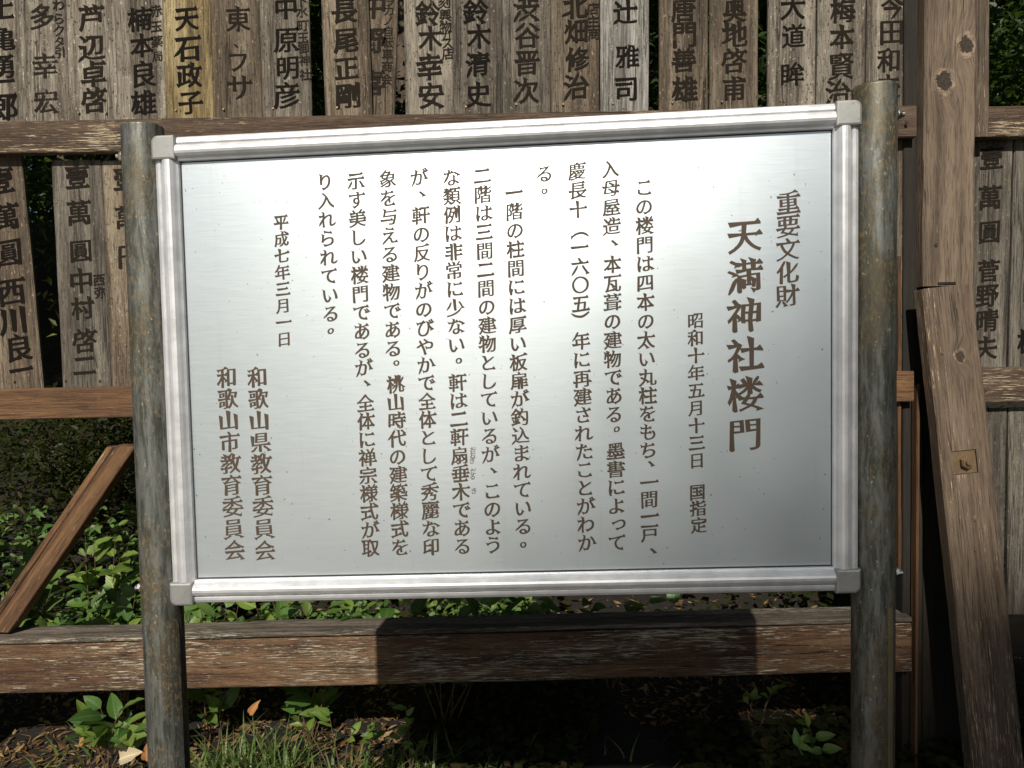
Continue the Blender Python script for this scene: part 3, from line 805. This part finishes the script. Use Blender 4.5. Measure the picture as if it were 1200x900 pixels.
# text ---------------------------------------------------------------------
def col_text(text, anchors, size, wx=.023, wy=.000, amt=1.5, punct=None):
    items = []
    for k, ch in enumerate(text):
        if ch in ' 　': continue
        for (i0, x0, y0), (i1, x1, y1) in zip(anchors, anchors[1:]):
            if i0 <= k <= i1:
                f = (k-i0)/(i1-i0); px, py = x0+(x1-x0)*f, y0+(y1-y0)*f
        sx, sz = on_sign(px, py)
        a, b = on_sign(px, py-size/2)[1], on_sign(px, py+size/2)[1]
        items.append((ch, sx, sz, abs(a-b), lambda x, z: rack(x, .0011, z)))
    o = lettering('lettering', items, M['letter'], sign, wx=wx, wy=wy, amt=amt, slant=.09)
    return o
col_text('重要文化財', [(0, 924, 238), (4, 922.7, 347)], 28, .024, -.002, 1.5)
col_text('天満神社楼門', [(0, 872.8, 277), (5, 873.3, 509.5)], 42, .028, -.003, 1.6)
col_text('昭和十年五月十三日　国指定', [(0, 815.2, 376), (8, 816.8, 540), (10, 817.3, 577), (12, 819.2, 616)], 19.5)
col_text('この楼門は四本の太い丸柱をもち、一間一戸、', [(0, 754.7, 220), (8, 757.3, 398.7), (10, 758.7, 442.7), (14, 760, 528), (16, 760.7, 566), (19, 761.3, 625.3), (20, 763, 649)], 21.5)
col_text('入母屋造、本瓦葺の建物である。墨書によって', [(0, 715.2, 198), (5, 717.9, 310), (10, 718, 421.5), (15, 721.3, 528.8), (20, 723.2, 636.5)], 21.5)
col_text('慶長十（一六〇五）年に再建されたことがわか', [(0, 676, 200.8), (2, 677.3, 245.3), (3, 679, 268), (4, 679.2, 290), (7, 680.5, 356), (8, 680, 376), (9, 680.8, 400), (11, 682.1, 444), (20, 687.5, 636.5)], 21.5)
col_text('る。', [(0, 638, 203.5), (1, 636, 228)], 21.5)
col_text('一階の柱間には厚い板扉が釣込まれている。', [(0, 602, 225.9), (9, 607.5, 425.3), (18, 613.3, 617.3), (19, 611, 643)], 21.5)
col_text('二階は三間二間の建物としているが、このよう', [(0, 564.8, 206), (6, 569.5, 338), (10, 572, 425.3), (15, 574.5, 533), (17, 576.5, 576), (20, 577.9, 639.2)], 21.5)
col_text('な類例は非常に少ない。軒は二軒扇垂木である', [(0, 528.5, 208), (9, 534.7, 404.5), (11, 536, 448.8), (20, 541.9, 640.8)], 21.5)
col_text('が、軒の反りがのびやかで全体として秀麗な印', [(0, 490.7, 208), (2, 492.8, 252.5), (9, 498.2, 406.7), (20, 505.3, 641.3)], 21.5)
col_text('象を与える建物である。桃山時代の建築様式を', [(0, 454, 209.9), (9, 460.7, 408.8), (11, 463.2, 450.7), (20, 468.8, 641.9)], 21.5)
col_text('示す美しい楼門であるが、全体に禅宗様式が取', [(0, 416.7, 212), (9, 424.7, 410.7), (12, 428, 473), (20, 434, 642.7)], 21.5)
col_text('り入れられている。', [(0, 380.7, 213), (7, 387.3, 368), (8, 385, 392)], 21)
col_text('平成七年三月一日', [(0, 328.8, 260.7), (7, 332.5, 397.5)], 18.5)
col_text('和歌山県教育委員会', [(0, 301.3, 442.7), (8, 309.9, 645.3)], 25, .024, -.002, 1.5)
col_text('和歌山市教育委員会', [(0, 265.3, 442.7), (8, 274.1, 645.3)], 25, .024, -.002, 1.5)
col_text('おおぎ　だる　　き', [(0, 554, 527), (2, 553.4, 540), (4, 554.4, 552.5), (5, 553.6, 559), (8, 555.2, 575.5)], 8, .0, .0, .4)

# ------------------------------------------------------------------ plants
def leaf_mesh(name, L=1.0, Wd=.5, fold=.12, droop=.18, n=6, mat=None, point=1.6, wave=0.0):
    """leaf along +Y from the stalk, unit length; UV: x across, y along"""
    vs, fs, uv = [], [], []
    for k in range(n+1):
        t = k/n
        w = Wd/2*(math.sin(math.pi*min(1, t**.75))**.8)*(1-.15*t) if 0 < k < n else .004
        z = -droop*t*t*L
        for s in (-1, -.5, 0, .5, 1):
            vs.append((s*w, t*L, z+fold*abs(s)*w*2+wave*math.sin(t*14+s*2)*abs(s)*.03)); uv.append((.5+s*.5, t))
    for k in range(n):
        for i in range(4):
            a = k*5+i; fs.append((a, a+1, a+6, a+5))
    me = mesh(name, vs, fs, True)
    l = me.uv_layers.new(name='UVMap')
    for lp in me.loops: l.data[lp.index].uv = uv[lp.vertex_index]
    if mat: me.materials.append(mat)
    return me
LEAF = [leaf_mesh('leaf', 1, .58, .14, .22, 6, M['leaf'], wave=1), leaf_mesh('leaf', 1, .48, .10, .30, 6, M['leaf']), leaf_mesh('leaf', 1, .52, .2, .12, 6, M['leaf_light'], wave=1)]

def tube(pts, radii, n=6):
    vs, fs = [], []
    for i, p in enumerate(pts):
        d = (pts[min(i+1, len(pts)-1)]-pts[max(i-1, 0)]).normalized()
        x = d.orthogonal().normalized(); y = d.cross(x)
        for k in range(n):
            a = 2*math.pi*k/n; vs.append(p+(x*math.cos(a)+y*math.sin(a))*radii[i])
    for i in range(len(pts)-1):
        for k in range(n): fs.append((i*n+k, i*n+(k+1) % n, (i+1)*n+(k+1) % n, (i+1)*n+k))
    return vs, fs
def add(V, F, vs, fs):
    b = len(V); V += [tuple(v) for v in vs]; F += [tuple(b+i for i in f) for f in fs]

def leafy(name, label, tips, base, leaf_len, per=5, light=.2, group=None, seed=0, cat='plant', flat=.5, out=(0, -1, .3)):
    """low plant: stems curve from base to each tip; leaves stand alternately along their upper ends"""
    rg = random.Random(seed)
    root = empty(name, base); tag(root, label, cat, group)
    V, F = [], []
    leaves = []
    for tip in tips:
        b0 = Vector((rg.uniform(-.02, .02), rg.uniform(-.02, .02), -.02)); tp = Vector(tip)-Vector(base)
        c = (b0+tp)/2+Vector((rg.uniform(-.02, .02), rg.uniform(-.02, .02), .05))
        pts = [(1-t)**2*b0+2*t*(1-t)*c+t*t*tp for t in [i/6 for i in range(7)]]
        add(V, F, *tube(pts, [.0022, .002, .0018, .0016, .0014, .0012, .0008], 5))
        for k in range(per):
            t = 1-.13*k
            i = min(5, int(t*6)); p = pts[i].lerp(pts[i+1], t*6-i) if i < 6 else pts[6]
            ax = (pts[i+1]-pts[i]).normalized()
            sd_ = Vector((rg.uniform(-1, 1), rg.uniform(-1, 1), rg.uniform(-.2, .6)))
            d = (sd_.normalized()+Vector(out)*.35+ax*.4).normalized()
            leaves.append((p, d))
    link('stem', mesh('stem', V, F, True), M['stem'], root)
    for p, d in leaves:
        me = LEAF[2] if rg.random() < light else LEAF[rg.randrange(2)]
        o = link('leaf', me, None, root)
        nrm = (Vector((rg.uniform(-flat, flat), -.55+rg.uniform(-flat, flat), .9))).normalized()
        x = d.cross(nrm).normalized(); z_ = x.cross(d)
        s = leaf_len*rg.uniform(.7, 1.25)
        o.matrix_local = frame_matrix(x, d, z_, p) @ Matrix.Diagonal((s*rg.uniform(.85, 1.1), s, s, 1))
    return root
def gp(px, py, y):     # world point at a pixel on depth y
    return at(px, py, y)
def on_ground(x, y): return Vector((x, y, ground_z(x, y)))
def pl_spot(spots, y): return [tuple(at(px, py, y)) for px, py in spots]
def base_of(px, y):
    p = at(px, 760, y); return (p.x, y, ground_z(p.x, y))
leafy('evergreen_seedling', 'broad leaved seedling under the beam beside the left pipe post', pl_spot([(100, 838), (118, 830), (140, 835), (150, 848), (122, 862), (95, 858), (155, 870), (165, 850)], -.02), base_of(125, .0), .075, 4, .15, seed=1, flat=.6)
leafy('evergreen_shrub', 'glossy leaved shrub behind the fence left of the left pipe post', pl_spot([(140, 690), (128, 720), (150, 728), (110, 705), (158, 700), (95, 735)], .32), base_of(140, .36), .075, 6, .2, seed=2)
leafy('evergreen_shrub', 'shrub with pointed leaves at the foot of the diagonal brace', pl_spot([(10, 640), (40, 632), (30, 660), (5, 680), (55, 665), (20, 700), (60, 690)], .45), base_of(30, .5), .08, 6, .15, seed=3)
leafy('evergreen_shrub', 'yellow green shrub between the diagonal brace and the left pipe post', pl_spot([(100, 628), (110, 640), (135, 632), (150, 640), (85, 655), (155, 665), (140, 655)], .5), base_of(118, .55), .075, 5, .5, seed=4)
leafy('evergreen_shrub', 'leafy shrub overhanging the beam right of the left pipe post', pl_spot([(215, 715), (235, 705), (250, 722), (222, 738), (265, 712), (280, 705)], .14), base_of(245, .22), .07, 7, .25, seed=5)
leafy('evergreen_shrub', 'sunlit shrub overhanging the middle of the beam under the sign', pl_spot([(300, 712), (320, 705), (345, 712), (360, 705), (385, 712), (398, 735), (330, 728), (412, 715), (425, 705), (310, 730)], .13), base_of(360, .22), .075, 7, .3, seed=6)
leafy('evergreen_shrub', 'dim shrub in the sign shadow behind the beam', pl_spot([(455, 712), (480, 705), (510, 715), (540, 705), (565, 708), (600, 705), (620, 712)], .25), base_of(520, .3), .08, 6, .1, seed=7)
leafy('evergreen_shrub', 'shaded shrub behind the beam near the small lit litter patch', pl_spot([(650, 708), (690, 705), (740, 712), (760, 705), (790, 708)], .4), base_of(720, .45), .06, 4, .1, seed=8)
leafy('seedling', 'small round leaved seedling in the grass under the beam', pl_spot([(386, 838), (415, 856), (437, 850), (445, 862), (350, 845)], -.02), base_of(400, .0), .045, 3, .6, seed=9)
leafy('seedling', 'small seedling beside the lit litter patch by the right pipe post', pl_spot([(872, 822), (882, 818), (915, 802), (905, 812)], .25), base_of(885, .3), .035, 3, .5, seed=10)
leafy('seedling', 'long leaved seedling left of the foot of the right pipe post', pl_spot([(945, 850), (955, 865), (935, 875), (965, 880)], .02), base_of(950, .05), .05, 3, .2, seed=11)
leafy('seedling', 'seedling with narrow leaves among grass below the middle of the beam', pl_spot([(475, 830), (480, 850), (492, 868), (465, 860)], -.05), base_of(478, -.03), .034, 4, .2, seed=12)

# grass -------------------------------------------------------------------
def grass():
    rg = random.Random(5); V, F = [], []
    def blade(x, y, h, w, lean, az):
        b = on_ground(x, y); n = 4; d = Vector((math.cos(az), math.sin(az), 0)); s = Vector((-d.y, d.x, 0))
        i0 = len(V)
        for k in range(n+1):
            t = k/n; c = b+d*(lean*t*t)+Vector((0, 0, h*(t-.35*lean/h*t*t*.5)-.004)); ww = w*(1-t)**.7
            V.append(tuple(c-s*ww)); V.append(tuple(c+s*ww))
        for k in range(n): F.append((i0+2*k, i0+2*k+1, i0+2*k+3, i0+2*k+2))
    def tuft(px, y, n, spread, h):
        p = at(px, 880, y)
        for _ in range(n):
            blade(p.x+rg.gauss(0, spread), y+rg.gauss(0, spread), h*rg.uniform(.6, 1.5), rg.uniform(.0022, .0058), rg.uniform(.03, .15), rg.uniform(0, 6.28))
    for px, y, n, sp, h in ((262, .0, 60, .03, .10), (300, .02, 80, .04, .11), (320, -.03, 50, .03, .12), (345, .05, 40, .03, .08), (410, .0, 45, .04, .07), (470, -.04, 70, .04, .09), (500, .0, 60, .03, .08),
                           (240, .0, 30, .03, .06), (60, .1, 30, .05, .05), (380, -.05, 50, .04, .06), (950, .04, 7, .02, .09), (590, .0, 30, .06, .05), (700, .0, 30, .08, .05), (100, .9, 40, .1, .08), (300, 1.2, 60, .2, .1)):
        tuft(px, y, int(n*.8), sp*1.25, h*1.05)
    tag(link('grass', mesh('grass', V, F), M['grass']), 'thin green grass blades growing below the beam', 'grass', kind='stuff')
grass()

# litter --------------------------------------------------------------------
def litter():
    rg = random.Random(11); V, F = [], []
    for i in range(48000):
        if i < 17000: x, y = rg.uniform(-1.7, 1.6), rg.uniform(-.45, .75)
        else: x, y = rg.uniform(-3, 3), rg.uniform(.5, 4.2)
        patch = x < -.3 and y < .6 or (.35 < x < 1.1 and .25 < y < .75) or (-.3 < x < 1.2 and .75 < y < 1.6)  # pale litter kept mainly to sunlit areas so shaded ground stays darker
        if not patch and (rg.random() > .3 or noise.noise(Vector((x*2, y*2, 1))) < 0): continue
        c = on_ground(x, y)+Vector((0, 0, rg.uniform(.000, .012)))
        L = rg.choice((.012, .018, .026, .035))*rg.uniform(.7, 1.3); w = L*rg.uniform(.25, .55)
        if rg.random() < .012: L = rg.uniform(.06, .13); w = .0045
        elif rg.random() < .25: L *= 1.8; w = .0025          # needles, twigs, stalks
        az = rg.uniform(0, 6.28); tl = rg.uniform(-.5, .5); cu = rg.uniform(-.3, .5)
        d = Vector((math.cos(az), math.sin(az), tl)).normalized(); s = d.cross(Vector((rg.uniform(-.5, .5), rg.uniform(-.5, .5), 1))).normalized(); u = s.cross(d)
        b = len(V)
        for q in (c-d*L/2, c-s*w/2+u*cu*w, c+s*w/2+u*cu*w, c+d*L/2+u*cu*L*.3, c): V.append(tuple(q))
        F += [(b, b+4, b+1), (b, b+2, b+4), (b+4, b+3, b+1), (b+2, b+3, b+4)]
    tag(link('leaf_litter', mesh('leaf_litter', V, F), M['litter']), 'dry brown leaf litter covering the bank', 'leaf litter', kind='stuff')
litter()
def fallen(px, py, y, L, mat, label, rot, wd=.5):
    me = leaf_mesh('fallen_leaf', 1, wd, .35, .3, 6, mat, wave=2)
    o = link('fallen_leaf', me); p = at(px, py, y)
    d = Vector((math.cos(R(rot)), -.15, math.sin(R(rot)))).normalized(); n_ = Vector((.1, -.75, .65)).normalized(); x = d.cross(n_).normalized()
    o.matrix_world = frame_matrix(x, d, x.cross(d), p) @ Matrix.Diagonal((L, L, L, 1))
    tag(o, label, 'leaf')
fallen(293, 838, .0, .045, M['dry_leaf'], 'orange curled leaf caught under the beam beside the left pipe post', 60)
fallen(140, 890, -.02, .06, M['pale_leaf'], 'pale dry leaf on the litter below the broad leaved seedling', 25, .8)
fallen(172, 892, -.02, .05, M['dry_leaf'], 'orange leaf standing against the foot of the left pipe post', 85)
fallen(92, 872, .0, .05, M['dry_leaf'], 'brown dry leaf left of the broad leaved seedling', 20)

# background shrubs and trees --------------------------------------------------
def foliage_blob(V, F, c, r, n, L, rg, squash=.8):
    for _ in range(n):
        d = Vector((rg.gauss(0, 1), rg.gauss(0, 1), rg.gauss(0, 1))).normalized()*r*(rg.random()**.4)
        d.z *= squash
        p = c+d; a = Vector((rg.gauss(0, 1), rg.gauss(0, 1), rg.gauss(0, .7))).normalized()
        s = a.cross(Vector((rg.gauss(0, 1), rg.gauss(0, 1), 1.5))).normalized(); l = L*rg.uniform(.6, 1.3); w = l*.42
        b = len(V); u = s.cross(a)
        V += [tuple(p), tuple(p+a*l*.45-s*w*.5+u*.1*l), tuple(p+a*l), tuple(p+a*l*.45+s*w*.5+u*.1*l)]
        F += [(b, b+1, b+2), (b, b+2, b+3)]
def bush(label, x, y, h, r, n, L, mat, seed, group='shrubs on the bank behind the fence'):
    rg = random.Random(seed); z0 = ground_z(x, y)
    root = empty('bush', (x, y, z0)); tag(root, label, 'bush', group)
    V, F, SV, SF = [], [], [], []
    for k in range(5):
        a = k*1.3+rg.random(); tip = Vector((math.cos(a)*r*.6, math.sin(a)*r*.6, h*rg.uniform(.5, .9)))
        add(SV, SF, *tube([Vector((0, 0, -.05)), tip*.5+Vector((0, 0, .05)), tip], [.014, .01, .005], 5))
        foliage_blob(V, F, tip, r*.62, n//6, L, rg)
    foliage_blob(V, F, Vector((0, 0, h*.5)), r*.8, n//6, L, rg)
    link('stem', mesh('stem', SV, SF, True), M['bark'], root)
    o = link('foliage', mesh('foliage', V, F), mat, root)
    return root
def tree(label, x, y, h, tr, cr, n, L, seed, cat='tree', group='trees on the bank', low=.35):
    rg = random.Random(seed); z0 = ground_z(x, y)
    root = empty('broadleaf_tree', (x, y, z0)); tag(root, label, cat, group)
    SV, SF, V, F = [], [], [], []
    pts = [Vector((rg.uniform(-.08, .08)*i, rg.uniform(-.08, .08)*i, -.2+h*.85*i/6)) for i in range(7)]
    add(SV, SF, *tube(pts, [tr*(1.25 if i == 0 else 1-.13*i) for i in range(7)], 10))
    for k in range(11):
        t = rg.uniform(low, 1); i = min(5, int(t*6)); p = pts[i].lerp(pts[i+1], t*6-i); a = rg.uniform(0, 6.28)
        tip = p+Vector((math.cos(a), math.sin(a), rg.uniform(.1, .6)))*cr*rg.uniform(.4, .85)
        add(SV, SF, *tube([p, (p+tip)/2+Vector((0, 0, .1)), tip], [tr*.3, tr*.2, tr*.08], 6))
        foliage_blob(V, F, tip, cr*.45, n//11, L, rg)
    link('trunk', mesh('trunk', SV, SF, True), M['bark'], root)
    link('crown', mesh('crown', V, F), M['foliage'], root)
    return root
bushes = [(-1.75, 2.2, .9, .55), (-1.15, 2.9, 1.0, .6), (-.3, 2.6, 1.2, .7), (.5, 3.0, 1.2, .7), (1.3, 2.4, 1.3, .7), (2.1, 2.9, 1.5, .8), (-2.6, 3.2, 1.3, .8), (-.8, 4.2, 1.5, .9), (.9, 4.5, 1.6, 1.0), (2.9, 4.0, 1.8, 1.0), (-2.2, 5.0, 1.7, 1.0)]
names = ['low dark bush behind the left end of the fence', 'bush with yellow tips seen through the gap between the two lower donor planks', 'dark bush behind the gap beside the slipped plank',
         'dark bush behind the middle of the fence', 'bush seen in the opening right of the knotty post', 'tall bush at the far right behind the fence', 'bush behind the leftmost plank',
         'dense bush higher on the bank on the left', 'dense bush higher on the bank in the middle', 'large bush high on the bank on the right', 'large bush high on the bank on the left']
for i, (x, y, h, r) in enumerate(bushes):
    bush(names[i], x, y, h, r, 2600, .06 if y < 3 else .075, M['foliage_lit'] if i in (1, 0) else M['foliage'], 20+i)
trees = [(-3.2, 6.5, 7, .16, 2.2), (-1.0, 7.2, 8, .2, 2.4), (1.4, 6.8, 8, .18, 2.4), (3.6, 7.5, 8, .2, 2.6), (-5.5, 8.5, 8, .2, 2.8), (6.0, 9.0, 8, .2, 2.8), (.2, 10.0, 9, .22, 3)]
tn = ['on the left above the bushes', 'left of centre behind the planks', 'right of centre behind the planks', 'right of the knotty post', 'at the far left edge of the wood', 'at the far right edge of the wood', 'deepest in the wood']
for i, (x, y, h, tr, cr) in enumerate(trees):
    tree('dark leafy tree standing '+tn[i], x, y, h, tr, cr, 9000, .16, 60+i, low=.12)

# the wood far up the bank: one mass
def far_wood():
    rg = random.Random(3); V, F = [], []
    for _ in range(700):
        x = rg.uniform(-14, 14); y = rg.uniform(8.5, 13); z = ground_z(x, y)+rg.uniform(0, 7.5)
        foliage_blob(V, F, Vector((x, y, z)), 1.3, 110, .42, rg)
    tag(link('far_foliage', mesh('far_foliage', V, F), M['foliage']), 'dark mass of trees high on the bank', 'wood', kind='stuff')
far_wood()
# ground cover, its colour darkened to deepen the shade on the bank
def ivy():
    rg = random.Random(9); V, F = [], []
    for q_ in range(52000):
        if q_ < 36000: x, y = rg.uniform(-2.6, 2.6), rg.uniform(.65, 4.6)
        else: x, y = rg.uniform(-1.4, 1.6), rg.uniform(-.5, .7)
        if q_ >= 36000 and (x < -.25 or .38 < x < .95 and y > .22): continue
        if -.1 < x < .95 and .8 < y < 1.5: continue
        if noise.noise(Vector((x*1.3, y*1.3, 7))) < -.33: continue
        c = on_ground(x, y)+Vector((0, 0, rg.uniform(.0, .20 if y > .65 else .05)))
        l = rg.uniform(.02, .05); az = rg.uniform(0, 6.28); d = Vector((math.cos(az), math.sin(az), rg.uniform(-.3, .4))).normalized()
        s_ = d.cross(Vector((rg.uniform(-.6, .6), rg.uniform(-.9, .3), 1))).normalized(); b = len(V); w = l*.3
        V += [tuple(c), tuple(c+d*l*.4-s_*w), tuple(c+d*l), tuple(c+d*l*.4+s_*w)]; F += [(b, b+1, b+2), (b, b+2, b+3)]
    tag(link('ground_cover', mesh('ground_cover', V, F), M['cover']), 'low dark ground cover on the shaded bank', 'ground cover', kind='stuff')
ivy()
# unseen trees added round the viewer to block skylight
bt = [(9.5, -8.5, 6.5, 3.2), (8.5, -3, 7, 3.2), (-8, 1.5, 8, 3.2), (7.8, 0.8, 8, 3.2)]
bn = ['at the far corner of the yard', 'beside the yard', 'left of the fence end', 'right of the fence end']
for i, (x, y, h, cr) in enumerate(bt):
    tree('shade tree standing '+bn[i], x, y, h, .18, cr, 6000, .26, 80+i, group='shade trees across the path', low=.1)
def standard(label, x, y, zc, r, n, seed, lobes=()):
    rg = random.Random(seed); root = empty('clipped_tree', (x, y, 0)); tag(root, label, 'tree')
    SV, SF, V, F = [], [], [], []
    add(SV, SF, *tube([Vector((0, 0, -.1)), Vector((.03, 0, zc*.5)), Vector((0, 0, zc))], [.22, .16, .08], 10))
    foliage_blob(V, F, Vector((0, 0, zc)), r, n, .16, rg, 1.0)
    for (dx, dz, rr, nn) in lobes: foliage_blob(V, F, Vector((dx, 0, zc+dz)), rr, nn, .12, rg, 1.0)
    link('trunk', mesh('trunk', SV, SF, True), M['bark'], root); link('crown', mesh('crown', V, F), M['foliage'], root)
def undergrowth():
    rg = random.Random(21); V, F, UV = [], [], []
    src = [leaf_mesh('tmp', 1, wd, .14, dr_, 4, None, wave=1) for wd, dr_ in ((.55, .2), (.45, .3))]
    n = 0
    while n < 2300:
        px = rg.uniform(-60, 640) if n < 1500 else rg.uniform(-60, 200); y = rg.uniform(.13, .75) if n < 1500 else rg.uniform(.5, 1.2)
        top = 700 if px > 205 else 610
        py = rg.uniform(top, 750) if px > 205 else rg.uniform(590, 750)
        p = at(px, py, y); gz = ground_z(p.x, p.y)
        if p.z < gz+.005 or p.z > gz+.34: continue
        dens = noise.noise(Vector((p.x*5, p.y*5, p.z*5)))
        if dens < -.05: continue
        n += 1
        L = rg.choice((.022, .03, .038, .05))*rg.uniform(.8, 1.2)
        d = Vector((rg.gauss(0, 1), rg.gauss(-.4, .7), rg.gauss(0, .5))).normalized()
        nr = Vector((rg.gauss(-.1, .5), rg.gauss(-.6, .4), .9)).normalized(); x = d.cross(nr).normalized(); z_ = x.cross(d)
        m_ = frame_matrix(x, d, z_, p); me = src[rg.randrange(2)]; b0 = len(V)
        for v in me.vertices: V.append(tuple(m_ @ (v.co*L)))
        for q in me.polygons: F.append(tuple(b0+i for i in q.vertices))
        UV += [tuple(l.uv) for l in me.uv_layers[0].data]
    me = mesh('undergrowth', V, F, True); l = me.uv_layers.new(name='UVMap')
    for i, u in enumerate(UV): l.data[i].uv = u
    tag(link('undergrowth', me, M['leaf']), 'low small leaved undergrowth filling the gap behind the beam', 'undergrowth', kind='stuff')
undergrowth()
standard('tall round crowned tree beyond the gravel yard', -1.22, -22.4, 14.76, 2.05, 16000, 5, ((-.55, 1.87, .42, 900), (-1.45, 1.58, .60, 760), (-1.95, 1.42, .50, 360)))  # added out of view; crown lobes shaped to cast the lower-right shade
def gravel():
    m, nt, b, out = new_mat('pale_gravel'); g = G(nt)
    tc = g.n('ShaderNodeTexCoord'); n = g.noise(tc.outputs['Object'], 90, 5, .7); n2 = g.noise(tc.outputs['Object'], 1.2, 4, .6)
    c = g.mix(g.ramp(n, .3, .7), (.26, .24, .21), (.46, .44, .40)); c = g.mix(g.ramp(n2, .4, .7, 0, .4), c, (.22, .20, .17))
    g.set(b.inputs['Base Color'], c); b.inputs['Roughness'].default_value = .9; g.set(b.inputs['Normal'], g.bump(n, .6, .01))
    vs = []; fs = []
    pts = [(-16, -14), (2.2, -14), (1.2, -5.2), (.3, -3.0), (-.3, -1.75), (-16, -1.5)]
    vs = [(x, y, .06) for x, y in pts]+[(x, y, -.1) for x, y in pts]; n = len(pts)
    fs = [tuple(range(n))]+[(i, n+i, n+(i+1) % n, (i+1) % n) for i in range(n)]
    tag(link('gravel_path', mesh('gravel_path', vs, fs), m), 'pale gravel yard in front of the sign', kind='structure')
gravel()  # added out of view as a bright ground for the panel to reflect

# unseen crowns added overhead to block skylight and deepen the shade
def spreading(label, x, y, parts, seed):
    rg = random.Random(seed); root = empty('spreading_tree', (x, y, ground_z(x, y))); tag(root, label, 'tree')
    SV, SF, V, F = [], [], [], []
    add(SV, SF, *tube([Vector((0, 0, -.2)), Vector((.05, 0, 1.5)), Vector((0, .1, 3.2)), Vector((0, 0, 5.2))], [.26, .22, .19, .10], 10))
    for (px, py, pz, r) in parts:
        c = Vector((px-x, py-y, pz-root.location.z))
        add(SV, SF, *tube([Vector((0, .1, 3.0)), c*.5+Vector((0, 0, 2.0)), c], [.11, .08, .03], 6))
        foliage_blob(V, F, c, r, 1500, .24, rg, .55)
    link('trunk', mesh('trunk', SV, SF, True), M['bark'], root); link('crown', mesh('crown', V, F), M['foliage'], root)
spreading('old spreading tree rooted past the left fence end', -4.6, 1.2, [(x, y, 4.9+.15*((x*3+y*5) % 4), 1.15) for x in (-5, -3.6, -2.2, -.9) for y in (-1.6, -.2, 1.3, 2.8, 4.2)], 301)
spreading('old spreading tree rooted past the right fence end', 4.8, 1.6, [(x, y, 4.9+.15*((x*2+y*4) % 4), 1.15) for x in (.5, 1.9, 3.3, 4.8) for y in (-1.6, -.2, 1.3, 2.8, 4.2)], 302)

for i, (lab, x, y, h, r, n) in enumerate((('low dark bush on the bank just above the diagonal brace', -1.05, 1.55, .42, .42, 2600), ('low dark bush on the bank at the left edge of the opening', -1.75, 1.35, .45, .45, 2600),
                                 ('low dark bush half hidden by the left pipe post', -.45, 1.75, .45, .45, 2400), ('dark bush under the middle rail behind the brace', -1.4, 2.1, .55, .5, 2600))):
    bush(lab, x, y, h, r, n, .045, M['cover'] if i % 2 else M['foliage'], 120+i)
